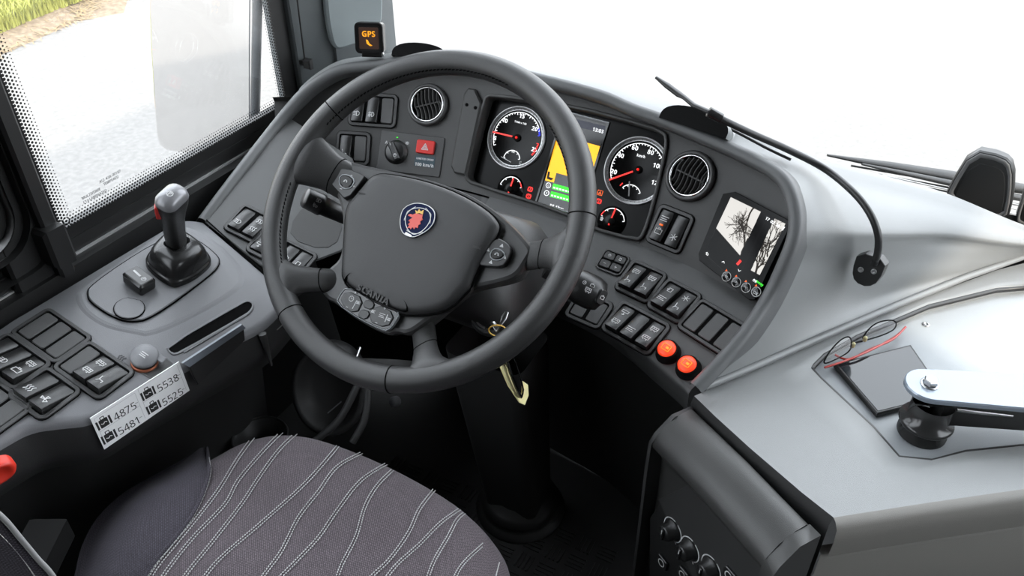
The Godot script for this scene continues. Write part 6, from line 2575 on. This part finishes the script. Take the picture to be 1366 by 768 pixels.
	for k in 4:
		var p: Vector2 = z2.call([981, 1037, 1092, 1150][k], [465, 498, 528, 552][k])
		b = B.new()
		b.lathe([[0.0072, 0.0], [0.0072, 0.0016], [0.0062, 0.0022], [0, 0.0022]], 20, v3(p, 0))
		var kb := part(t, "key", b, M.gloss)
		b = B.new()
		b.arc(0.0068, 0.0009, 0, TAU, 0.0022, 0.0003, p)
		if k < 3:
			glyph(b, ["back", "up", "down"][k], p, 0.003, 0.0022, 0.25)
		part(kb, "symbol", b, M.mark)
		if k == 3:
			text(kb, "OK", 0.004, p.x, p.y - 0.002, 0.0024, M.mark, true, ang * 0.4, "symbol")
		b = B.new()
		b.prism([p + Vector2(-0.007, 0.006), p + Vector2(-0.0035, 0.0075), p + Vector2(-0.006, 0.0095)], 0.0005, 0.0004)
		part(kb, "key_light", b, M.amber)

# ------------------------------------------------------------------ things on the left console
func console_items():
	var hi := 0.0135
	switch_panel(fr(LC, 69.5, 449), [[], [], []], 0.0245, 0.0205, 0.047, "console panel of three blank caps below the gear lever plate", "", "blank_panel")
	switch_panel(fr(LC, 15, 483), [["", ""], ["lamp", ""], ["case", "bus"]], 0.0235, 0.0205, 0.045, "console panel of three rockers at the left edge, above the pair", "", "switch_panel", hi)
	switch_panel(fr(LC, 60, 526), [["heat", ""], ["fan", ""]], 0.0265, 0.0225, 0.047, "console pair of rockers with heater symbols, nearest the paper sticker's left end", "", "switch_panel", hi)
	switch_panel(fr(LC, 126, 495), [[], ["bus", "bus"], ["seat", ""]], 0.0245, 0.021, 0.047, "console panel of one cap and two rockers beside the power socket", "", "switch_panel", hi)
	switch_panel(fr(LC, -6, 548), [[], []], 0.0265, 0.0225, 0.047, "console panel cut by the left edge of the view, a blank cap showing", "", "blank_panel")
	# gear lever plate and lever
	var LG := LC.translated(LC.basis.z * 0.002)
	var ol := smooth2(outline(LC, [397, 585, 408, 540, 700, 345, 800, 320, 880, 318, 990, 400, 1002, 440, 960, 490, 690, 690, 590, 706, 510, 680, 420, 620], 0, 225, 3.4125), 2)
	var t := thing("gear_selector", "gear lever with boot and red-buttoned knob on an oval console plate", "gear lever", fr(LC, 225, 352))
	var ti := t.transform.affine_inverse()
	var b := B.new()
	b.xf = LG
	b.puck(ol, [[0, 0.0], [0, 0.002], [0.0015, 0.0035]], 0)
	wpart(t, "base_plate", b, M.console)
	b = B.new()
	b.xf = LG
	b.frame(shrink(ol, 0.0012), ol, 0.0, 0.0026)
	wpart(t, "plate_gap", b, M.pit)
	# boot: base skirt and domed collar
	var bc := loc(LC, 238, 354)
	b = B.new()
	b.xf = LG
	var sk := PackedVector2Array()
	for q in [[650, 440], [700, 370], [760, 320], [830, 315], [930, 380], [965, 425], [955, 455], [890, 510], [810, 545], [770, 540], [710, 500]]:
		sk.append(loc(LC, q[0] / 3.4125, 225 + q[1] / 3.4125, 0.004))
	sk = smooth2(poly_of(Array(sk)), 2)
	b.dome(sk, [[1.0, 0.003], [1.0, 0.010], [0.97, 0.013], [0.93, 0.0135], [0.91, 0.016], [0.84, 0.028], [0.72, 0.037], [0.55, 0.041], [0.3, 0.041]])
	wpart(t, "boot", b, M.gloss2)
	b = B.new()
	var lc := bc + Vector2(-0.006, 0.004)
	b.xf = LG * Transform3D(Basis(), v3(lc, 0))
	b.puck(shift(rrect(0.024, 0.034, 0.005), Vector2.ZERO), [[0, 0.036], [0, 0.0425]])
	wpart(t, "slot", b, M.pit)
	# lever: rounded column widening into a knob that leans over
	var base := LG * v3(lc, 0.036)
	var top := onp(224, 262, base + Vector3(0, 0.135, 0.0), Vector3.UP)
	top = base + Vector3(0.0, 0.14, 0.0)
	for it in 20:
		var e := Vector2(226, 272) - proj(top)
		top += (cam_b.x * e.x - cam_b.y * e.y) / 900.0
	var dv := (top - base).normalized()
	var fx := Vector3(1, 0, 0)
	var fz := fx.cross(dv).normalized()
	fx = dv.cross(fz).normalized()
	var rows := []
	var L := base.distance_to(top) + 0.018
	for e in [[0.0, 0.0125, 0.014, 0], [0.25, 0.0125, 0.0145, 0], [0.5, 0.013, 0.0155, 0.001], [0.66, 0.014, 0.018, 0.003], [0.78, 0.0158, 0.0215, 0.005], [0.88, 0.0165, 0.0225, 0.006], [0.95, 0.0155, 0.021, 0.006], [0.985, 0.012, 0.016, 0.006], [1.0, 0.006, 0.008, 0.006]]:
		var r := []
		for q in rrect(e[1] * 2, e[2] * 2, e[1] * 0.75, 4):
			r.append(base + dv * (L * e[0]) + fx * q.x + fz * (q.y - e[3]))
		rows.append(r)
	b = B.new()
	b.grid(rows, Vector3.ZERO, true)
	b.fan(rows[-1], base + dv * (L * 1.004))
	var lv := wpart(t, "lever", b, M.key)
	b = B.new()
	# silver cap with a roundel, red button on the wall side
	var hd := []
	for e in [[0.89, 0.0168, 0.0228, 0.006], [0.95, 0.0160, 0.0215, 0.006], [0.99, 0.012, 0.016, 0.006], [1.012, 0.0055, 0.007, 0.006]]:
		var r := []
		for q in rrect(e[1] * 2, e[2] * 2, e[1] * 0.75, 4):
			r.append(base + dv * (L * e[0]) + fx * q.x + fz * (q.y - e[3]))
		hd.append(r)
	b.grid(hd, Vector3.ZERO, true)
	b.fan(hd[-1], base + dv * (L * 1.015) + fz * -0.006)
	wpart(t, "knob_cap", b, M.knobcap)
	var KF := Transform3D(Basis(fx, -fz, dv), base + dv * (L * 1.013) + fz * -0.004)
	b = B.new()
	b.xf = KF
	glyph(b, "park", Vector2(0.0, 0.0), 0.0055, 0.0, 0.22)
	wpart(t, "symbol", b, M.mark)
	var RF := Transform3D(Basis(fz * -1.0, dv, -fx).orthonormalized(), base + dv * (L * 0.72) - fx * 0.0152 - fz * -0.012)
	RF = Transform3D(Basis(fx, dv, fz).orthonormalized() * Basis(Vector3.UP, -0.9), base + dv * (L * 0.74) - fx * 0.011 + fz * 0.012)
	b = B.new()
	b.xf = RF
	b.puck(rrect(0.013, 0.026, 0.003), [[0, -0.006], [0, 0.002], [0.0015, 0.0035]], 0)
	var rb := wpart(t, "red_button", b, M.redbutton)
	b = B.new()
	b.xf = RF
	glyph(b, "park", Vector2(0, 0), 0.0048, 0.0036, 0.22)
	part(rb, "symbol", b, M.mark)
	# small square control beside it, and the round cap
	var sf := fr(LC, 186, 378, 0.009)
	sf.basis = sf.basis * Basis(Vector3.BACK, -0.08)
	t = thing("control_block", "small raised block with printed symbol between gear lever and round cap", "control", sf)
	b = B.new()
	b.puck(rrect(0.040, 0.027, 0.004), [[0.001, -0.003], [0, 0.0], [0, 0.013], [0.003, 0.0165]], 0)
	part(t, "block", b, M.gloss2)
	b = B.new()
	b.puck(rrect(0.0355, 0.0225, 0.003), [[0, 0.0163], [0.001, 0.0175]])
	part(t, "top_face", b, M.sillgrey2)
	b = B.new()
	glyph(b, "park", Vector2(0.010, 0.0), 0.0042, 0.0175, 0.25)
	b.bar(Vector2(-0.012, 0.001), Vector2(0.003, 0.0), 0.003, 0.0175)
	part(t, "symbol", b, M.mark)
	var cf := fr(LC, 172.5, 411, 0.0068)
	t = thing("round_cap", "flat round grey cap with one notch in the gear lever plate", "cap", cf)
	b = B.new()
	var rp := PackedVector2Array()
	for i in 36:
		var a := TAU * i / 36.0
		var r := 0.0195
		if absf(angle_difference(a, 2.0)) < 0.28:
			r = 0.0178
		rp.append(Vector2.from_angle(a) * r)
	b.puck(rp, [[0, -0.001], [0, 0.0008], [0.0008, 0.0014]])
	part(t, "cap", b, M.console)
	b = B.new()
	b.frame(shrink(rp, 0.0012), rp, -0.001, 0.0006)
	part(t, "cap_gap", b, M.pit)
	# power socket with hinged flap
	var pf2 := fr(LC, 193, 484, 0.0)
	t = thing("power_socket", "round power socket with a grey flap lifted over its copper rim", "socket", pf2)
	b = B.new()
	b.puck(shift(rrect(0.044, 0.038, 0.007), Vector2(0.012, 0.004)), [[0, -0.002], [0, 0.0006], [0.001, 0.0012]])
	part(t, "recess_plate", b, M.bezel)
	b = B.new()
	b.lathe([[0.0175, -0.001], [0.0175, 0.004], [0.0155, 0.005], [0.0145, 0.003]], 32)
	part(t, "socket_rim", b, M.copper)
	b = B.new()
	b.xf = Transform3D(Basis(Vector3(1, 0, 0), Vector3(0, 0.98, 0.18), Vector3(0, -0.18, 0.98)), Vector3(-0.003, 0.003, 0.010))
	b.lathe([[0.0165, -0.006], [0.0185, -0.002], [0.0185, 0.001], [0.0165, 0.003], [0, 0.0034]], 32)
	b.box(Vector3(0.018, 0.010, -0.001), Vector3(0.016, 0.010, 0.004), 0.001)
	var fl := part(t, "flap", b, M.console)
	var sb := B.new()
	sb.xf = b.xf
	glyph(sb, "text", Vector2(0, 0), 0.005, 0.0035, 0.25)
	part(fl, "symbol", sb, M.mark)
	b = B.new()
	glyph(b, "heat", loc(pf2, 161, 478), 0.006, 0.0006, 0.16)
	part(t, "moulded_mark", b, M.black)
	# rail block under the tray slot
	t = thing("ticket_clip", "dark rectangular clip with pale top face on the console flank", "clip", fr(LS, 287, 470, 0.008))
	var cp := outline(LS, [858, 300, 1112, 126, 1118, 184, 902, 388], 0, 400, 3.4125, 0.014)
	b = B.new()
	b.xf = LS
	b.puck(cp, [[0, 0.0095], [0, 0.0125], [0.0012, 0.014]])
	wpart(t, "block", b, M.black)
	b = B.new()
	b.xf = LS
	var tpz := outline(LS, [832, 288, 1102, 112, 1119, 128, 862, 306], 0, 400, 3.4125, 0.014)
	b.puck(tpz, [[0, 0.010], [0, 0.0142]])
	wpart(t, "top_face", b, M.cliptop)
	# white paper sticker with four suitcase pictograms and numbers
	sticker()

func sticker():
	var q := [Vector2(410, 538), Vector2(815, 280), Vector2(863, 411), Vector2(475, 680)]
	var f := fr(LS, 189, 540, 0.0045)
	var t := thing("number_sticker", "white paper sticker with four suitcase pictograms and numbers on the console flank", "sticker", f)
	var pt := func(x: float, y: float) -> Vector2: return loc(f, x / 3.4125, 400 + y / 3.4125)
	var pl := []
	for p in q:
		pl.append(pt.call(p.x, p.y))
	var b := B.new()
	b.puck(poly_of(pl), [[0, -0.001], [0, 0.0003]])
	part(t, "paper", b, M.paper)
	var lerp2 := func(u: float, v: float) -> Vector2:
		return q[0].lerp(q[1], u).lerp(q[3].lerp(q[2], u), v)
	b = B.new()
	for e in [[0.03, 0.08, 0.49, 0.08], [0.03, 0.5, 0.49, 0.5], [0.03, 0.08, 0.03, 0.92], [0.49, 0.08, 0.49, 0.92], [0.53, 0.03, 0.53, 0.92], [0.53, 0.03, 0.97, 0.03], [0.53, 0.48, 0.97, 0.48], [0.97, 0.05, 0.97, 0.92]]:
		var a: Vector2 = lerp2.call(e[0], e[1])
		var c: Vector2 = lerp2.call(e[2], e[3])
		b.bar(pt.call(a.x, a.y), pt.call(c.x, c.y), 0.0004, 0.0003, 0.0001)
	part(t, "print_line", b, M.greyprint)
	var cells := [["4875", 473, 558, 560, 495], ["5481", 497, 622, 580, 560], ["5538", 674, 425, 756, 366], ["5525", 699, 487, 778, 430]]
	for c in cells:
		var s: Vector2 = pt.call(c[1], c[2])
		var k: Vector2 = pt.call(c[3], c[4])
		var tx := text(t, c[0], 0.0105, k.x + 0.001, k.y - 0.0052, 0.0003, M.ink, false, 0.0, "number")
		tx.scale = Vector3(1, 1, 0.4)
		b = B.new()
		b.xf = Transform3D(Basis(), v3(s, 0.0003))
		b.puck(rrect(0.0115, 0.0125, 0.001), [[0, 0], [0, 0.0002]])
		b.box(Vector3(-0.0085, 0, 0.0001), Vector3(0.0026, 0.013, 0.0002))
		b.box(Vector3(0.0085, 0, 0.0001), Vector3(0.0026, 0.013, 0.0002))
		b.frame(shift(rrect(0.006, 0.005, 0.001), Vector2(0, 0.0078)), shift(rrect(0.004, 0.003, 0.0006), Vector2(0, 0.0078)), 0, 0.0002)
		var pc := part(t, "suitcase_symbol", b, M.ink)
		b = B.new()
		b.xf = Transform3D(Basis(), v3(s, 0.0003))
		b.bar(Vector2(-0.004, 0.0005), Vector2(-0.001, -0.0012), 0.0009, 0.0002, 0.0002)
		b.bar(Vector2(-0.001, -0.0012), Vector2(0.001, 0.001), 0.0009, 0.0002, 0.0002)
		b.bar(Vector2(0.001, 0.001), Vector2(0.004, -0.0005), 0.0009, 0.0002, 0.0002)
		part(pc, "squiggle", b, M.paper)
		b = B.new()
		b.xf = Transform3D(Basis(), v3(k, 0.0003))
		b.box(Vector3(0.018, -0.003, 0.0001), Vector3(0.004, 0.0012, 0.0001))
		part(t, "small_print", b, M.greyprint)

# ------------------------------------------------------------------ things on the right
func right_items():
	var tf := RY - 0.016
	# spectacles with red temples, folded, lying by the edge of the tray
	var g0 := ony(1150, 470, tf)
	var t := thing("spectacles", "folded dark-rimmed spectacles with thin red temples in the tray", "glasses", Transform3D(Basis(), g0))
	var lens_px := [[[1097, 487], [1103, 474], [1113, 461], [1124, 451], [1134, 448], [1136, 458], [1134, 468], [1120, 477]], [[1149, 455], [1155, 443], [1166, 432], [1180, 427], [1194, 427], [1196, 434], [1191, 441], [1172, 449]]]
	for k in 2:
		var low: Array = [[1097, 487], [1149, 455]][k]
		var bl := ony(lens_px[k][0][0], lens_px[k][0][1], tf + 0.02)
		var br := ony(lens_px[k][6][0], lens_px[k][6][1], tf + 0.02)
		var ax := (br - bl).normalized()
		var n := Vector3(-ax.z, 0.55, ax.x).normalized()
		if n.z < 0:
			n = Vector3(ax.z, 0.55, -ax.x).normalized()
		var f := Transform3D(Basis(ax, n.cross(ax).normalized(), n), bl)
		var pl := PackedVector2Array()
		for p in lens_px[k]:
			pl.append(loc(f, p[0], p[1]))
		pl = smooth2(poly_of(Array(pl)), 2)
		var b := B.new()
		var loop := []
		for p in pl:
			loop.append(f * v3(p, 0))
		loop.append(loop[0])
		b.tube(loop, 0.0011, 6, false)
		wpart(t, "rim", b, M.matt)
		b = B.new()
		b.xf = f
		b.puck(pl, [[0, -0.0006], [0, 0.0006]])
		wpart(t, "lens", b, M.lens)
	var b := B.new()
	b.tube(spline([ony(1134, 462, tf + 0.024), ony(1141, 457, tf + 0.027), ony(1150, 455, tf + 0.022)], 4), 0.0012, 8)
	wpart(t, "bridge", b, M.matt)
	for q in [[1138, 460], [1154, 452]]:
		b = B.new()
		b.xf = Transform3D(Basis(), ony(q[0], q[1], tf + 0.026))
		b.dome(rrect(0.006, 0.010, 0.003), [[1, -0.001], [1, 0.001], [0.6, 0.002]])
		wpart(t, "nose_pad", b, M.pad)
	b = B.new()
	b.tube(spline([ony(1100, 490, tf + 0.012), ony(1125, 482, tf + 0.014), ony(1150, 472, tf + 0.016), ony(1175, 460, tf + 0.014), ony(1194, 449, tf + 0.012), ony(1200, 444, tf + 0.008)], 5), 0.0017, 8)
	wpart(t, "temple", b, M.redframe)
	b = B.new()
	b.tube(spline([ony(1114, 473, tf + 0.010), ony(1124, 478, tf + 0.010), ony(1137, 478, tf + 0.010), ony(1160, 466, tf + 0.012), ony(1190, 453, tf + 0.014), ony(1208, 436, tf + 0.014)], 5), 0.0017, 8)
	wpart(t, "temple", b, M.redframe)
	# tablet
	var tc := [ony(1112, 488, tf + 0.004), ony(1214, 462, tf + 0.004), ony(1262, 532, tf + 0.004), ony(1169, 555, tf + 0.004)]
	var ctr := Vector3.ZERO
	for p in tc:
		ctr += p / 4
	var ax: Vector3 = ((tc[1] - tc[0]) + (tc[2] - tc[3])).normalized()
	var f := Transform3D(Basis(ax, Vector3.UP.cross(ax), Vector3.UP), ctr)
	t = thing("tablet", "black glass tablet lying in the tray under the spectacles", "tablet", f)
	var pl := []
	for p in tc:
		var w: Vector3 = f.affine_inverse() * p
		pl.append(Vector2(w.x, w.z * 0 + w.y))
	var tp := poly_of(pl)
	b = B.new()
	b.puck(tp, [[0.002, -0.004], [0, -0.002], [0, 0.003], [0.0015, 0.005]])
	part(t, "case", b, M.black)
	b = B.new()
	b.puck(shrink(tp, -0.004), [[0, 0.0045], [0, 0.0056]])
	part(t, "glass_screen", b, M.tabletglass)
	# swing arm: pivot stack, bolt and flat tapered arm running out to the right
	var pv := ony(1229, 576, RY - 0.0152)
	t = thing("swing_arm", "grey metal swing arm bolted on a black pivot over the tray", "arm", Transform3D(Basis(), pv))
	var up := Transform3D(Basis(Vector3.RIGHT, Vector3.FORWARD, Vector3.UP), pv)
	b = B.new()
	b.xf = up
	b.lathe([[0.031, 0.0], [0.031, 0.004], [0.028, 0.007], [0.028, 0.02], [0.027, 0.022], [0.0, 0.022]], 40)
	wpart(t, "pivot_base", b, M.gloss2)
	b = B.new()
	b.xf = up
	b.lathe([[0.033, 0.019], [0.0345, 0.022], [0.033, 0.026], [0.026, 0.028], [0.026, 0.056]], 40)
	wpart(t, "pivot_sleeve", b, M.armdark)
	var ya := RY + 0.058
	var tip := ony(1240, 512, ya)
	pv = Vector3(tip.x, pv.y, tip.z)
	var far := ony(1420, 524, ya)
	var dv := (far - tip)
	dv.y = 0
	dv = dv.normalized()
	var AF := Transform3D(Basis(dv, Vector3.UP.cross(dv), Vector3.UP), tip)
	var poly := PackedVector2Array()
	for i in 17:
		var a := PI / 2 + PI * i / 16.0
		poly.append(Vector2(cos(a), sin(a)) * 0.030)
	poly.append(Vector2(0.12, -0.034))
	poly.append(Vector2(0.6, -0.03))
	poly.append(Vector2(0.6, 0.03))
	poly.append(Vector2(0.12, 0.034))
	b = B.new()
	b.xf = AF
	b.puck(poly, [[0.0, -0.007], [0, -0.002], [0.0015, 0.0]])
	wpart(t, "arm_plate", b, M.armpaint)
	b = B.new()
	b.xf = AF
	b.puck(PackedVector2Array([Vector2(0.015, -0.026), Vector2(0.6, -0.026), Vector2(0.6, 0.026), Vector2(0.015, 0.026)]), [[0, -0.046], [0, -0.006]], -1, true)
	wpart(t, "arm_beam", b, M.armdark)
	b = B.new()
	b.xf = AF
	b.tube([Vector3(0.03, -0.027, -0.016), Vector3(0.06, -0.027, -0.018), Vector3(0.10, -0.027, -0.02)], [0.003, 0.0035, 0.002], 8)
	wpart(t, "weld", b, M.steel)
	b = B.new()
	b.xf = AF
	b.lathe([[0.0115, 0], [0.0115, 0.0012], [0.0095, 0.0014]], 28)
	wpart(t, "washer", b, M.steel)
	b = B.new()
	b.xf = AF
	var hx := PackedVector2Array()
	for i in 6:
		hx.append(Vector2.from_angle(TAU * i / 6.0 + 0.2) * 0.0088)
	b.puck(hx, [[0, 0.001], [0, 0.0075], [0.0014, 0.009]])
	wpart(t, "bolt", b, M.steel)
	# two black mirror housings standing beyond the dash crest
	housing([1263, 252, 1296, 199, 1340, 208, 1353, 222, 1352, 262, 1344, 296, 1310, 286, 1262, 264], 1.475, "black mirror housing with pale moulded back beyond the dash crest, whole in view")
	housing([1353, 290, 1362, 262, 1380, 205, 1430, 212, 1440, 240, 1430, 312, 1390, 310, 1354, 300], 1.475, "black mirror housing cut by the right edge of the view")

func housing(px: Array, d: float, label: String):
	var c := Vector2(px[0] + 45, px[1] + 5)
	var o := at(c.x, c.y, d)
	var nv := (CAMP - o)
	nv.y = 0
	nv = nv.normalized()
	var f := Transform3D(Basis(Vector3.UP.cross(nv), Vector3.UP, nv), o)
	var t := thing("mirror_housing", label, "mirror", f)
	var pl := outline(f, px)
	var b := B.new()
	var sm := smooth2(pl, 1)
	b.puck(sm, [[0.004, -0.03], [0, -0.02], [0, -0.004], [0.002, 0.0]], 0, true)
	part(t, "frame", b, M.rubber)
	b = B.new()
	b.dome(shrink(sm, -0.0035), [[1, 0.0], [0.98, 0.003], [0.9, 0.002], [0.74, -0.006], [0.7, -0.014]])
	part(t, "moulded_back", b, M.mouldgrey)
	b = B.new()
	var inn := PackedVector2Array()
	var cc := Vector2.ZERO
	for p in sm:
		cc += p / sm.size()
	for p in sm:
		inn.append(cc + (p - cc) * 0.74 + Vector2(0, -0.006))
	b.puck(inn, [[0, -0.012], [0, 0.0005], [0.001, 0.001]], 0)
	part(t, "inner_panel", b, M.black)
